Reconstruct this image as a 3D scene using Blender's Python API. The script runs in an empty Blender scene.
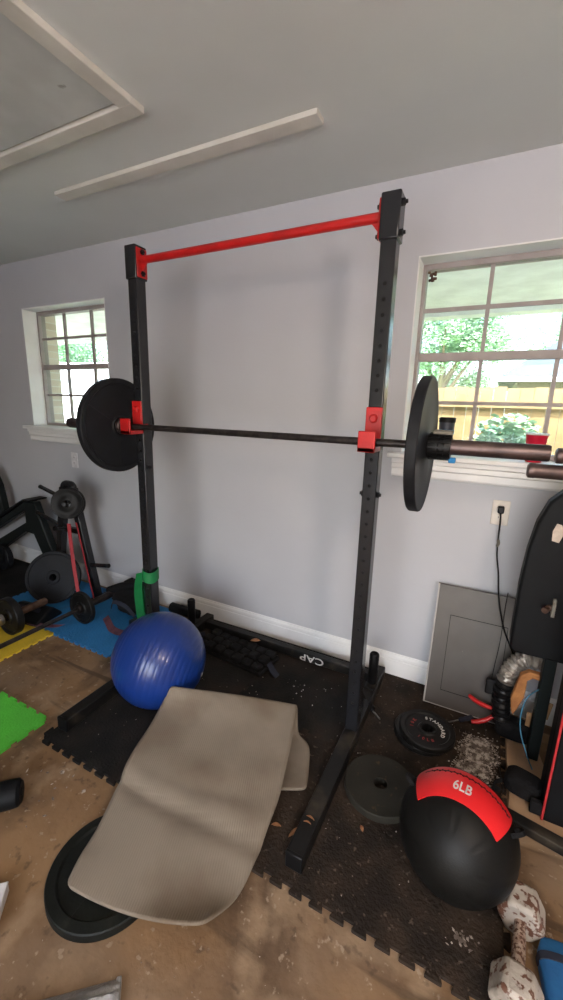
import bpy, bmesh, math, random
from mathutils import Vector, Matrix, Euler
random.seed(7)
S = bpy.context.scene
COL = S.collection

# ------------------------------------------------------------------ camera
cam_d = bpy.data.cameras.new('camera'); cam = bpy.data.objects.new('camera', cam_d); COL.objects.link(cam)
cam_d.sensor_fit = 'VERTICAL'; cam_d.sensor_height = 36.0; cam_d.lens = 407.71/1000*36
cam_d.clip_start = 0.02
rx = Vector((0.88945292, 0.45621417, 0.02724234))
dn = Vector((0.12606419, -0.18761113, -0.97412006))
fw = Vector((-0.4392964, 0.86986821, -0.22438353))
m3 = Matrix((rx, -dn, -fw)).transposed()
cam.matrix_world = Matrix.Translation((0, 0, 1.4475)) @ m3.to_4x4()
S.camera = cam

# ------------------------------------------------------------------ light
S.view_settings.view_transform = 'Standard'; S.view_settings.look = 'None'
S.view_settings.gamma = 1.0; S.view_settings.use_curve_mapping = False
S.view_settings.exposure = 1.9
w = bpy.data.worlds.new('world'); S.world = w; w.use_nodes = True
nt = w.node_tree; nt.nodes.clear()
wo = nt.nodes.new('ShaderNodeOutputWorld'); wb = nt.nodes.new('ShaderNodeBackground'); sk = nt.nodes.new('ShaderNodeTexSky')
sk.sky_type = 'NISHITA'; sk.sun_disc = False; sk.sun_elevation = math.radians(52); sk.sun_rotation = math.radians(180)
sk.dust_density = 3.0; sk.air_density = 1.0
wb.inputs['Strength'].default_value = 0.42
nt.links.new(sk.outputs[0], wb.inputs[0]); nt.links.new(wb.outputs[0], wo.inputs[0])
sun_d = bpy.data.lights.new('sun', 'SUN'); sun_d.energy = 6.0; sun_d.angle = 0.01; sun_d.color = (1, 0.97, 0.93)
sun = bpy.data.objects.new('sun', sun_d); COL.objects.link(sun)
sun.rotation_euler = Vector((-0.35, 0.38, -1.0)).to_track_quat('-Z', 'Y').to_euler()
lamp_d = bpy.data.lights.new('ceiling_lamp', 'POINT'); lamp_d.energy = 19; lamp_d.color = (1.0, 0.80, 0.66); lamp_d.shadow_soft_size = 0.16
lamp = bpy.data.objects.new('ceiling_lamp', lamp_d); COL.objects.link(lamp); lamp.location = (0.95, -0.35, 2.0)
def portal(loc, sx, sy, normal):
    d = bpy.data.lights.new('daylight_portal', 'AREA'); d.shape = 'RECTANGLE'; d.size = sx; d.size_y = sy
    d.cycles.is_portal = True
    o = bpy.data.objects.new('daylight_portal', d); COL.objects.link(o); o.location = loc
    o.rotation_euler = Vector(normal).to_track_quat('-Z', 'Y').to_euler()
DX = (-0.9, 1.3)   # open doorway behind the camera
portal(((DX[0]+DX[1])/2, -2.62, 1.07), DX[1]-DX[0], 2.12, (0, 1, 0))
portal((0.06, 2.34, 1.68), 0.9, 0.86, (0, -1, 0))
portal((-2.88, 2.34, 1.68), 0.9, 0.86, (0, -1, 0))

# ------------------------------------------------------------------ materials
def lk(nt, a, b): nt.links.new(a, b)
def mat(name, col, rough=0.6, metal=0.0, col2=None, scale=8.0, detail=4.0, bump=0.0, bscale=None, spec=None, lo=0.4, hi=0.6,
        emit=None, coat=0.0, sheen=0.0, bdist=0.01):
    m = bpy.data.materials.new(name); m.use_nodes = True; nt = m.node_tree
    b = nt.nodes['Principled BSDF']
    b.inputs['Base Color'].default_value = (*col, 1); b.inputs['Roughness'].default_value = rough; b.inputs['Metallic'].default_value = metal
    if spec is not None: b.inputs['Specular IOR Level'].default_value = spec
    if coat: b.inputs['Coat Weight'].default_value = coat
    if sheen: b.inputs['Sheen Weight'].default_value = sheen
    tc = nt.nodes.new('ShaderNodeTexCoord')
    if col2 is None: col2 = tuple(c*0.86 for c in col)
    n = nt.nodes.new('ShaderNodeTexNoise'); n.inputs['Scale'].default_value = scale; n.inputs['Detail'].default_value = detail
    lk(nt, tc.outputs['Object'], n.inputs['Vector'])
    r = nt.nodes.new('ShaderNodeValToRGB'); r.color_ramp.elements[0].position = lo; r.color_ramp.elements[1].position = hi
    r.color_ramp.elements[0].color = (*col2, 1); r.color_ramp.elements[1].color = (*col, 1)
    lk(nt, n.outputs['Fac'], r.inputs['Fac']); lk(nt, r.outputs['Color'], b.inputs['Base Color'])
    if bump:
        n2 = nt.nodes.new('ShaderNodeTexNoise'); n2.inputs['Scale'].default_value = bscale or scale*8; n2.inputs['Detail'].default_value = 3
        lk(nt, tc.outputs['Object'], n2.inputs['Vector'])
        bp = nt.nodes.new('ShaderNodeBump'); bp.inputs['Strength'].default_value = bump; bp.inputs['Distance'].default_value = bdist
        lk(nt, n2.outputs['Fac'], bp.inputs['Height']); lk(nt, bp.outputs['Normal'], b.inputs['Normal'])
    return m
def layer(m, col, scale, lo, hi, detail=6.0, seed=0.0, stretch=(1, 1, 1), coord='Object', amount=1.0, dist=0.0):
    """mixes one more colour over a material by a noise mask"""
    nt = m.node_tree; b = nt.nodes['Principled BSDF']; src = b.inputs['Base Color'].links[0].from_socket
    tc = nt.nodes.new('ShaderNodeTexCoord'); mp = nt.nodes.new('ShaderNodeMapping'); mp.inputs['Location'].default_value = (seed, seed*1.7, seed*.3)
    mp.inputs['Scale'].default_value = stretch
    n = nt.nodes.new('ShaderNodeTexNoise'); n.inputs['Scale'].default_value = scale; n.inputs['Detail'].default_value = detail
    n.inputs['Distortion'].default_value = dist
    r = nt.nodes.new('ShaderNodeMapRange'); r.inputs['From Min'].default_value = lo; r.inputs['From Max'].default_value = hi; r.inputs['To Max'].default_value = amount
    mx = nt.nodes.new('ShaderNodeMix'); mx.data_type = 'RGBA'; mx.inputs[7].default_value = (*col, 1)
    lk(nt, tc.outputs[coord], mp.inputs['Vector']); lk(nt, mp.outputs[0], n.inputs['Vector']); lk(nt, n.outputs['Fac'], r.inputs['Value'])
    lk(nt, r.outputs[0], mx.inputs[0]); lk(nt, src, mx.inputs[6]); lk(nt, mx.outputs[2], b.inputs['Base Color'])
    return m

M = {}
M['wall'] = mat('wall_paint', (0.525, 0.53, 0.56), 0.55, col2=(0.505, 0.51, 0.54), scale=2.2, bump=0.15, bscale=55, bdist=0.003)
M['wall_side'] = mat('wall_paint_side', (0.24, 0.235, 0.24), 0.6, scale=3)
M['ceiling'] = mat('ceiling_paint_bounce_tint', (0.66, 0.69, 0.67), 0.6, col2=(0.61, 0.64, 0.62), scale=1.3, bump=0.12, bscale=40, bdist=0.003)  # slight green in the colour stands in for light bounced off the grass
M['hatch'] = layer(mat('hatch_board', (0.58, 0.60, 0.58), 0.6, col2=(0.50, 0.52, 0.50), scale=4, bump=0.2, bscale=30, bdist=0.003), (0.25, 0.25, 0.22), 14, 0.70, 0.76)
M['trim'] = mat('white_trim', (0.83, 0.83, 0.82), 0.45, col2=(0.77, 0.77, 0.76), scale=5)
M['trim_old'] = mat('old_white_trim', (0.66, 0.64, 0.58), 0.5, col2=(0.58, 0.56, 0.5), scale=5)
M['frame'] = mat('window_metal', (0.36, 0.32, 0.31), 0.5, scale=12)
def concrete():
    m = mat('concrete', (0.29, 0.175, 0.088), 0.78, spec=.3, col2=(0.19, 0.112, 0.056), scale=2.6, detail=9, bump=0.5, bscale=32, lo=0.40, hi=0.60, bdist=0.006)
    layer(m, (0.225, 0.165, 0.115), 0.9, 0.46, 0.60, seed=3.1)
    layer(m, (0.085, 0.052, 0.030), 3.0, 0.52, 0.68, seed=7.7, dist=0.8, amount=0.85, detail=9)
    layer(m, (0.36, 0.255, 0.16), 6, 0.53, 0.66, seed=1.3, amount=0.65, detail=9)
    layer(m, (0.075, 0.050, 0.032), 28, 0.62, 0.70, seed=2.3, detail=6, amount=0.55)
    layer(m, (0.42, 0.33, 0.24), 40, 0.64, 0.70, seed=8.3, detail=4, amount=0.6)
    layer(m, (0.09, 0.058, 0.034), 1.3, 0.60, 0.66, seed=5.3, stretch=(0.6, 6, 1), amount=0.85, dist=0.4)
    return m
M['concrete'] = concrete()
M['tile_black'] = layer(mat('black_foam', (0.016, 0.015, 0.014), 0.9, spec=.2, col2=(0.009, 0.009, 0.0085), scale=6, bump=0.7, bscale=90, bdist=0.006), (0.040, 0.028, 0.020), 2.5, 0.52, 0.7, seed=2, amount=0.6, coord='Object')
M['tile_dusty'] = layer(layer(mat('dusty_black_foam', (0.038, 0.026, 0.018), 0.95, spec=.2, col2=(0.019, 0.014, 0.011), scale=7, bump=0.8, bscale=80, bdist=0.007), (0.065, 0.042, 0.026), 3, 0.5, 0.7, seed=4, amount=0.8), (0.16, 0.12, 0.09), 60, 0.64, 0.72, detail=2, amount=0.5)
M['tile_yellow'] = layer(mat('yellow_foam', (0.75, 0.52, 0.03), 0.8, scale=5, bump=0.4, bscale=80), (0.3, 0.25, 0.05), 8, 0.6, 0.75, amount=0.5)
M['tile_blue'] = layer(mat('blue_foam', (0.02, 0.19, 0.46), 0.8, scale=5, bump=0.4, bscale=80), (0.05, 0.12, 0.2), 8, 0.6, 0.75, amount=0.5)
M['tile_green'] = layer(mat('green_foam', (0.10, 0.58, 0.05), 0.75, scale=5, bump=0.4, bscale=90), (0.12, 0.32, 0.06), 9, 0.6, 0.75, amount=0.5)
M['black_paint'] = mat('black_painted_steel', (0.012, 0.013, 0.016), 0.24, spec=0.5, col2=(0.0120, 0.0125, 0.0145), scale=12, bump=0.08, bscale=120, bdist=0.002)
M['foot_paint'] = layer(mat('dusty_black_steel', (0.010, 0.0095, 0.009), 0.42, spec=0.25, scale=10, bump=0.1, bscale=100, bdist=0.002), (0.10, 0.08, 0.055), 7, 0.55, 0.75, seed=1, amount=0.6)
M['black_hole'] = mat('dark_hole', (0.003, 0.003, 0.003), 0.9)
M['red_paint'] = mat('red_painted_steel', (0.55, 0.012, 0.012), 0.38, col2=(0.42, 0.01, 0.01), scale=10, coat=0.2)
M['white_ink'] = mat('white_ink', (0.75, 0.74, 0.70), 0.6, col2=(0.6, 0.58, 0.55), scale=40)
M['red_ink'] = mat('red_ink', (0.38, 0.03, 0.025), 0.6, col2=(0.2, 0.02, 0.02), scale=60)
M['rubber'] = mat('black_rubber', (0.010, 0.011, 0.014), 0.55, spec=0.25, col2=(0.0080, 0.0085, 0.0100), scale=14, bump=0.2, bscale=140, bdist=0.002)
M['rubber_green'] = layer(mat('aged_black_rubber', (0.009, 0.011, 0.009), 0.6, spec=0.25, col2=(0.0050, 0.0060, 0.0050), scale=10, bump=0.3, bscale=90, bdist=0.003), (0.06, 0.06, 0.045), 12, 0.6, 0.75, amount=0.5)
M['iron'] = mat('cast_iron', (0.010, 0.0095, 0.009), 0.48, spec=0.25, col2=(0.0060, 0.0060, 0.0060), scale=25, bump=0.3, bscale=150, bdist=0.002)
M['iron_dusty'] = layer(mat('dusty_cast_iron', (0.024, 0.022, 0.016), 0.7, spec=.25, col2=(0.017, 0.015, 0.011), scale=6, bump=0.3, bscale=120, bdist=0.002), (0.12, 0.07, 0.03), 30, 0.66, 0.74, amount=0.6)
M['bar_steel'] = mat('dark_bar_steel', (0.06, 0.05, 0.048), 0.35, metal=0.7, col2=(0.035, 0.03, 0.03), scale=30)
M['sleeve_steel'] = mat('brown_black_steel', (0.14, 0.10, 0.095), 0.4, metal=0.8, col2=(0.08, 0.06, 0.06), scale=10)
M['steel'] = mat('bright_steel', (0.55, 0.53, 0.50), 0.3, metal=1.0, scale=20)
M['rust_steel'] = mat('rusty_handle', (0.12, 0.07, 0.045), 0.6, metal=0.3, col2=(0.06, 0.03, 0.02), scale=20, bump=0.3, bscale=100)
M['white_rust'] = layer(layer(mat('chipped_white_enamel', (0.46, 0.41, 0.35), 0.6, col2=(0.34, 0.30, 0.25), scale=12, bump=0.4, bscale=40), (0.17, 0.14, 0.11), 9, 0.50, 0.60, seed=9), (0.12, 0.05, 0.028), 48, 0.54, 0.59, seed=2, detail=5)
M['hand_rust'] = layer(mat('rusty_white_bar', (0.42, 0.34, 0.28), 0.6, col2=(0.3, 0.2, 0.15), scale=30, bump=0.4, bscale=90), (0.10, 0.04, 0.02), 130, 0.48, 0.56, seed=2)
M['grey_weight'] = mat('grey_enamel', (0.20, 0.19, 0.17), 0.6, col2=(0.09, 0.07, 0.055), scale=14, bump=0.3, bscale=60)
M['yoga'] = layer(mat('taupe_foam_mat', (0.235, 0.195, 0.150), 0.8, spec=.25, col2=(0.20, 0.165, 0.125), scale=5, bump=0.0), (0.14, 0.100, 0.065), 4, 0.50, 0.70, seed=3, amount=0.7)
M['ball_blue'] = mat('blue_vinyl', (0.009, 0.037, 0.21), 0.33, col2=(0.007, 0.030, 0.175), scale=3, coat=0.15)
M['leather'] = mat('black_leatherette', (0.007, 0.007, 0.0065), 0.5, spec=0.22, col2=(0.0045, 0.0045, 0.0040), scale=9, bump=0.25, bscale=160, bdist=0.002)
M['red_leather'] = mat('red_leatherette', (0.80, 0.018, 0.022), 0.45, col2=(0.72, 0.012, 0.015), scale=6, bump=0.15, bscale=150, bdist=0.002)
M['thread'] = mat('black_thread', (0.02, 0.005, 0.005), 0.8)
M['fabric'] = mat('black_fabric', (0.007, 0.0065, 0.007), 0.9, spec=0.25, col2=(0.0045, 0.0045, 0.0050), scale=25, bump=0.6, bscale=200, bdist=0.004)
M['pad'] = mat('black_vinyl_pad', (0.006, 0.007, 0.008), 0.55, spec=0.15, col2=(0.0050, 0.0050, 0.0060), scale=9, bump=0.3, bscale=180, bdist=0.002)
M['bench_dark'] = mat('dark_green_black_steel', (0.008, 0.012, 0.012), 0.45, spec=0.25, scale=8)
M['red_cord'] = mat('red_piping', (0.50, 0.03, 0.035), 0.5, scale=20)
M['red_band'] = mat('red_latex', (0.42, 0.02, 0.03), 0.5, scale=10)
M['maroon'] = mat('maroon_webbing', (0.13, 0.045, 0.06), 0.8, col2=(0.06, 0.02, 0.04), scale=20, bump=0.4, bscale=150)
M['green_band'] = mat('green_latex', (0.01, 0.20, 0.055), 0.5, col2=(0.008, 0.15, 0.045), scale=9)
M['plastic'] = mat('black_plastic', (0.006, 0.006, 0.0065), 0.4, spec=0.25, scale=20)
M['ivory'] = mat('ivory_plastic', (0.74, 0.68, 0.60), 0.4, scale=20)
M['white_plastic'] = mat('white_plastic', (0.72, 0.71, 0.72), 0.4, scale=20)
M['grey_panel'] = layer(mat('grey_panel_paint', (0.105, 0.092, 0.082), 0.45, col2=(0.085, 0.074, 0.066), scale=4, bump=0.1, bscale=60, bdist=0.002), (0.3, 0.26, 0.22), 25, 0.72, 0.76, amount=0.6)
M['panel_edge'] = mat('panel_edge', (0.50, 0.47, 0.44), 0.5, scale=20)
M['wood'] = layer(mat('plywood', (0.46, 0.30, 0.18), 0.7, col2=(0.38, 0.24, 0.14), scale=6, bump=0.2, bscale=60), (0.25, 0.15, 0.08), 4, 0.56, 0.7, stretch=(12, 1, 1), amount=0.5)
M['foil'] = mat('crinkled_foil', (0.55, 0.51, 0.46), 0.38, metal=0.75, col2=(0.3, 0.27, 0.24), scale=25, bump=1.0, bscale=40, bdist=0.01)
M['orange'] = mat('orange_insulation', (0.48, 0.20, 0.06), 0.85, col2=(0.34, 0.13, 0.04), scale=16, bump=0.5, bscale=60)
M['card'] = mat('brown_cardboard', (0.42, 0.24, 0.11), 0.8, scale=12)
M['blue_wire'] = mat('blue_wire', (0.05, 0.22, 0.34), 0.5, scale=20)
M['cup_red'] = mat('red_cup_plastic', (0.62, 0.01, 0.045), 0.35, scale=20)
M['tumbler'] = mat('tumbler_coating', (0.035, 0.04, 0.06), 0.4, scale=20)
M['blue_cloth'] = mat('blue_nylon', (0.012, 0.12, 0.30), 0.7, col2=(0.010, 0.09, 0.24), scale=10, bump=0.15, bscale=120)
M['navy'] = mat('navy_webbing', (0.012, 0.015, 0.03), 0.8, scale=30)
M['silver_cloth'] = mat('silver_grey_fabric', (0.24, 0.235, 0.23), 0.45, col2=(0.15, 0.145, 0.14), scale=10, bump=0.6, bscale=60, sheen=0.2)
M['leaf_dry'] = mat('dry_leaf', (0.42, 0.20, 0.09), 0.7, col2=(0.3, 0.13, 0.05), scale=60)
M['paper'] = mat('white_paper', (0.70, 0.66, 0.64), 0.7, scale=30)
M['dust'] = mat('white_dust_flakes', (0.50, 0.44, 0.38), 0.9, col2=(0.13, 0.10, 0.08), scale=45, lo=.45, hi=.6)
M['block'] = mat('grey_beige_block', (0.24, 0.22, 0.18), 0.8, scale=20, bump=0.3)
M['drywall'] = mat('cream_label', (0.55, 0.46, 0.38), 0.7, col2=(0.42, 0.34, 0.28), scale=30)
M['asphalt'] = mat('driveway_concrete', (0.52, 0.52, 0.52), 0.8, scale=4)
M['grass'] = mat('lawn', (0.22, 0.33, 0.10), 0.9, col2=(0.14, 0.24, 0.07), scale=9, bump=0.5, bscale=30)
M['fence'] = layer(mat('cedar_boards', (0.29, 0.20, 0.095), 0.8, col2=(0.25, 0.168, 0.078), scale=5), (0.22, 0.14, 0.07), 20, 0.62, 0.72, amount=0.6)
M['soffit'] = mat('cream_soffit', (0.84, 0.87, 0.84), 0.7, scale=4)
M['brick'] = mat('pale_brick_mortar', (0.55, 0.47, 0.38), 0.8, scale=8)
def brick_nodes(m):
    nt = m.node_tree; b = nt.nodes['Principled BSDF']; t = nt.nodes.new('ShaderNodeTexBrick')
    t.inputs['Color1'].default_value = (0.78, 0.70, 0.60, 1); t.inputs['Color2'].default_value = (0.62, 0.52, 0.42, 1); t.inputs['Mortar'].default_value = (0.75, 0.72, 0.66, 1)
    t.inputs['Scale'].default_value = 4.5
    tc = nt.nodes.new('ShaderNodeTexCoord'); mp = nt.nodes.new('ShaderNodeMapping'); mp.inputs['Rotation'].default_value = (math.pi/2, 0, 0)
    lk(nt, tc.outputs['Object'], mp.inputs['Vector']); lk(nt, mp.outputs[0], t.inputs['Vector']); lk(nt, t.outputs[0], b.inputs['Base Color'])
brick_nodes(M['brick'])
M['roof'] = mat('grey_shingles', (0.070, 0.088, 0.105), 1.0, spec=0.05, scale=15)
M['house'] = mat('house_siding', (0.14, 0.11, 0.09), 0.8, scale=5)
M['white_out'] = mat('white_siding', (0.85, 0.86, 0.88), 0.5, scale=5)
M['bluegrey'] = mat('bluegrey_stripe', (0.35, 0.42, 0.50), 0.5, scale=5)
M['leaves'] = mat('tree_leaves', (0.34, 0.48, 0.33), 0.8, col2=(0.22, 0.36, 0.22), scale=9)
M['bark'] = mat('bark', (0.20, 0.15, 0.11), 0.9, scale=12, bump=0.6)
def glass_mat():
    m = bpy.data.materials.new('window_glass'); m.use_nodes = True; nt = m.node_tree; nt.nodes.clear()
    o = nt.nodes.new('ShaderNodeOutputMaterial'); t = nt.nodes.new('ShaderNodeBsdfTransparent'); g = nt.nodes.new('ShaderNodeBsdfGlossy')
    g.inputs['Roughness'].default_value = 0.02; t.inputs[0].default_value = (0.93, 0.97, 0.95, 1)
    lw = nt.nodes.new('ShaderNodeLayerWeight'); lw.inputs[0].default_value = 0.5
    pw = nt.nodes.new('ShaderNodeMath'); pw.operation = 'POWER'; pw.inputs[1].default_value = 5.0; lk(nt, lw.outputs['Facing'], pw.inputs[0])
    f = nt.nodes.new('ShaderNodeMath'); f.operation = 'MULTIPLY_ADD'; f.inputs[1].default_value = 0.6; f.inputs[2].default_value = 0.012; lk(nt, pw.outputs[0], f.inputs[0])
    mx = nt.nodes.new('ShaderNodeMixShader')
    lk(nt, f.outputs[0], mx.inputs[0]); lk(nt, t.outputs[0], mx.inputs[1]); lk(nt, g.outputs[0], mx.inputs[2]); lk(nt, mx.outputs[0], o.inputs[0])
    return m
M['glass'] = glass_mat()

# ------------------------------------------------------------------ helpers
def obj(name, bm, m, parent=None, bevel=0.0, smooth=True, loc=None, rot=None, segs=2, angle=35):
    bmesh.ops.recalc_face_normals(bm, faces=bm.faces[:])
    me = bpy.data.meshes.new(name); bm.to_mesh(me); bm.free()
    mats = m if isinstance(m, (list, tuple)) else [m]
    for x in mats: me.materials.append(M[x] if isinstance(x, str) else x)
    if smooth:
        me.polygons.foreach_set('use_smooth', [True]*len(me.polygons))
        me.set_sharp_from_angle(angle=math.radians(angle))
    o = bpy.data.objects.new(name, me); COL.objects.link(o)
    if parent: o.parent = parent
    if loc is not None: o.location = loc
    if rot is not None: o.rotation_euler = rot
    if bevel:
        b = o.modifiers.new('bevel', 'BEVEL'); b.width = bevel; b.segments = segs; b.limit_method = 'ANGLE'; b.angle_limit = math.radians(40)
    return o
def tag(o, label, cat, group=None, kind=None):
    o['label'] = label; o['category'] = cat
    if group: o['group'] = group
    if kind: o['kind'] = kind
    return o
def thing(name, label, cat, loc=(0, 0, 0), rot=(0, 0, 0), group=None):
    o = bpy.data.objects.new(name, None); COL.objects.link(o); o.location = loc; o.rotation_euler = rot; o.empty_display_size = 0.05
    return tag(o, label, cat, group)
def struct(name, bm, m, parent=None, bevel=0.0, **k):
    o = obj(name, bm, m, parent, bevel, **k)
    if parent is None: o['kind'] = 'structure'
    return o
def dup(root):
    r = root.copy(); COL.objects.link(r)
    for ch in list(root.children):
        c = ch.copy(); COL.objects.link(c); c.parent = r
        for g in ch.children:
            d = g.copy(); COL.objects.link(d); d.parent = c
    return r
def B(): return bmesh.new()
def box(bm, lo, hi, mi=0, mtx=None):
    lo = Vector(lo); hi = Vector(hi); vs = []
    for z in (lo.z, hi.z):
        for x, y in ((lo.x, lo.y), (hi.x, lo.y), (hi.x, hi.y), (lo.x, hi.y)):
            p = Vector((x, y, z)); vs.append(bm.verts.new(mtx @ p if mtx else p))
    for f in ((3, 2, 1, 0), (4, 5, 6, 7), (0, 1, 5, 4), (1, 2, 6, 5), (2, 3, 7, 6), (3, 0, 4, 7)):
        bm.faces.new([vs[i] for i in f]).material_index = mi
    return bm
def frame_from(d):
    d = Vector(d).normalized(); a = Vector((0, 0, 1)) if abs(d.z) < 0.9 else Vector((1, 0, 0))
    u = d.cross(a).normalized(); v = d.cross(u).normalized(); return u, v
def tube(bm, pts, r, seg=14, mi=0, closed=False, flat=None, cap=True):
    """tube along points; r a number or list; flat=(w,t) makes a ribbon of rectangular section"""
    pts = [Vector(p) for p in pts]; n = len(pts); rings = []; up = None
    for i, p in enumerate(pts):
        if closed: d = pts[(i+1) % n]-pts[i-1]
        else: d = pts[min(i+1, n-1)]-pts[max(i-1, 0)]
        d.normalize()
        if up is None: u, v = frame_from(d)
        else:
            u = (up - d*up.dot(d)); u = u.normalized() if u.length > 1e-5 else frame_from(d)[0]; v = d.cross(u).normalized()
        up = u; rr = r[i] if isinstance(r, (list, tuple)) else r
        rings.append([bm.verts.new(p + (u*math.cos(a)+v*math.sin(a))*rr) for a in [2*math.pi*k/seg for k in range(seg)]])
    for i in range(n if closed else n-1):
        a = rings[i]; b = rings[(i+1) % n]
        for k in range(seg):
            bm.faces.new((a[k], a[(k+1) % seg], b[(k+1) % seg], b[k])).material_index = mi
    if cap and not closed:
        bm.faces.new(rings[0][::-1]).material_index = mi; bm.faces.new(rings[-1]).material_index = mi
    return bm
def ribbon(bm, pts, wvecs, t, mi=0, closed=False):
    """flat strap: wvecs half-width vectors, t thickness"""
    pts = [Vector(p) for p in pts]; n = len(pts); R = []
    for i, p in enumerate(pts):
        d = (pts[(i+1) % n]-pts[i-1]) if closed else (pts[min(i+1, n-1)]-pts[max(i-1, 0)])
        wv = Vector(wvecs[i] if isinstance(wvecs, list) else wvecs); nn = d.cross(wv).normalized()*t*0.5
        R.append([bm.verts.new(q) for q in (p+wv+nn, p-wv+nn, p-wv-nn, p+wv-nn)])
    for i in range(n if closed else n-1):
        a = R[i]; b = R[(i+1) % n]
        for k in range(4): bm.faces.new((a[k], a[(k+1) % 4], b[(k+1) % 4], b[k])).material_index = mi
    if not closed: bm.faces.new(R[0][::-1]); bm.faces.new(R[-1])
    return bm
def lathe(bm, prof, seg=48, mi=0, mtx=None, closed=False):
    """profile of (r,z) about Z"""
    rings = []
    for r, z in prof:
        ring = []
        for k in range(seg):
            a = 2*math.pi*k/seg; p = Vector((r*math.cos(a), r*math.sin(a), z)); ring.append(bm.verts.new(mtx @ p if mtx else p))
        rings.append(ring)
    n = len(rings)
    for i in range(n if closed else n-1):
        a = rings[i]; b = rings[(i+1) % n]
        for k in range(seg): bm.faces.new((a[k], a[(k+1) % seg], b[(k+1) % seg], b[k])).material_index = mi
    if not closed:
        if prof[0][0] > 1e-6: bm.faces.new(rings[0][::-1]).material_index = mi
        if prof[-1][0] > 1e-6: bm.faces.new(rings[-1]).material_index = mi
    return bm
def prism(bm, poly, h0, h1, mtx=None, mi=0):
    """polygon in XY extruded from z=h0 to h1"""
    a = [bm.verts.new((mtx @ Vector((x, y, h0))) if mtx else (x, y, h0)) for x, y in poly]
    b = [bm.verts.new((mtx @ Vector((x, y, h1))) if mtx else (x, y, h1)) for x, y in poly]
    n = len(poly); bm.faces.new(a[::-1]).material_index = mi; bm.faces.new(b).material_index = mi
    for i in range(n): bm.faces.new((a[i], a[(i+1) % n], b[(i+1) % n], b[i])).material_index = mi
    return bm
def align(d, loc=(0, 0, 0)):
    return Matrix.Translation(loc) @ Vector(d).to_track_quat('Z', 'Y').to_matrix().to_4x4()
XZ = Matrix.Rotation(math.pi/2, 4, 'X')       # polygon (x,z) -> extrusion along -y
def text_mesh(s, size, depth=0.0006, bold=0.0):
    c = bpy.data.curves.new('lettering', 'FONT'); c.body = s; c.size = size; c.extrude = depth; c.align_x = 'CENTER'; c.align_y = 'CENTER'; c.offset = bold
    o = bpy.data.objects.new('lettering', c); COL.objects.link(o); bpy.context.view_layer.update()
    dg = bpy.context.evaluated_depsgraph_get(); me = bpy.data.meshes.new_from_object(o.evaluated_get(dg)); bpy.data.objects.remove(o); return me
def add_mesh(bm, me, mtx):
    b2 = bmesh.new(); b2.from_mesh(me); bmesh.ops.transform(b2, matrix=mtx, verts=b2.verts[:])
    t = bpy.data.meshes.new('t'); b2.to_mesh(t); b2.free(); bm.from_mesh(t); bpy.data.meshes.remove(t)

# ------------------------------------------------------------------ room
W = 2.08; CZ = 2.445; XL = -4.7; XR = 1.9; YB = -2.6
fl = box(B(), (XL-.2, YB-.2, -0.12), (XR+.2, W+.24, 0)); struct('floor', fl, 'concrete', smooth=False)
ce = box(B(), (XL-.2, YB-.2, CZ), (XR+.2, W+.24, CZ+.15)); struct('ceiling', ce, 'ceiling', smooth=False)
WX = [(-3.325, -2.415), (-0.393, 0.515)]; WZ = (1.24, 2.12); T = 0.165
bm = B()
xs = [XL, WX[0][0], WX[0][1], WX[1][0], WX[1][1], XR]
for a, b in ((0, 1), (2, 3), (4, 5)): box(bm, (xs[a], W, 0), (xs[b], W+T, CZ))
for a, b in WX: box(bm, (a, W, 0), (b, W+T, WZ[0])); box(bm, (a, W, WZ[1]), (b, W+T, CZ))
struct('wall_front', bm, 'wall', smooth=False)
bm = B()
for a, b in ((0, 1), (2, 3), (4, 5)): box(bm, (xs[a]-(.15 if a == 0 else 0), W+T, -.1), (xs[b]+(.15 if b == 5 else 0), W+.275, CZ))
for a, b in WX: box(bm, (a, W+T, -.1), (b, W+.275, WZ[0]-.02)); box(bm, (a, W+T, WZ[1]), (b, W+.275, CZ))
struct('wall_outside', bm, 'brick', smooth=False)
struct('wall_left', box(B(), (XL-.15, YB, 0), (XL, W+T, CZ)), 'wall_side', smooth=False)
struct('wall_right', box(B(), (XR, YB, 0), (XR+.15, W+T, CZ)), 'wall_side', smooth=False)
bm = B(); box(bm, (XL, YB-.15, 0), (DX[0], YB, CZ)); box(bm, (DX[1], YB-.15, 0), (XR, YB, CZ)); box(bm, (DX[0], YB-.15, 2.13), (DX[1], YB, CZ))
struct('wall_back', bm, 'wall_side', smooth=False)
# baseboard with moulded top
prof = [(W, 0), (W-.014, 0), (W-.014, .10), (W-.011, .106), (W-.013, .112), (W-.011, .125), (W-.006, .134), (W-.004, .14), (W, .14)]
bm = B(); prism(bm, prof, XL, XR, Matrix(((0, 0, 1, 0), (1, 0, 0, 0), (0, 1, 0, 0), (0, 0, 0, 1))))
struct('baseboard_front', bm, 'trim', smooth=False)
# ceiling hatch and batten
bm = B()
hx0, hx1, hy0, hy1 = -2.75, -1.215, 0.42, 1.268; tw = .060
box(bm, (hx0, hy0, CZ-.022), (hx1, hy0+tw, CZ)); box(bm, (hx0, hy1-tw, CZ-.022), (hx1, hy1, CZ))
box(bm, (hx0, hy0+tw, CZ-.022), (hx0+tw, hy1-tw, CZ)); box(bm, (hx1-tw, hy0+tw, CZ-.022), (hx1, hy1-tw, CZ))
struct('trim_1', bm, 'trim_old', bevel=.003)
t = thing('attic_hatch', 'painted attic hatch panel set in a white frame on the ceiling', 'hatch', (-1.98, .84, CZ-.001))
obj('panel', box(B(), (hx0+tw+.006+1.98, hy0+tw+.006-.84, -.009), (hx1-tw-.008+1.98, hy1-tw-.008-.84, 0)), 'hatch', t)
obj('reveal', box(B(), (hx0+tw+1.98, hy0+tw-.84, -.0015), (hx1-tw+1.98, hy1-tw-.84, 0)), 'black_hole', t)
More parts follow.
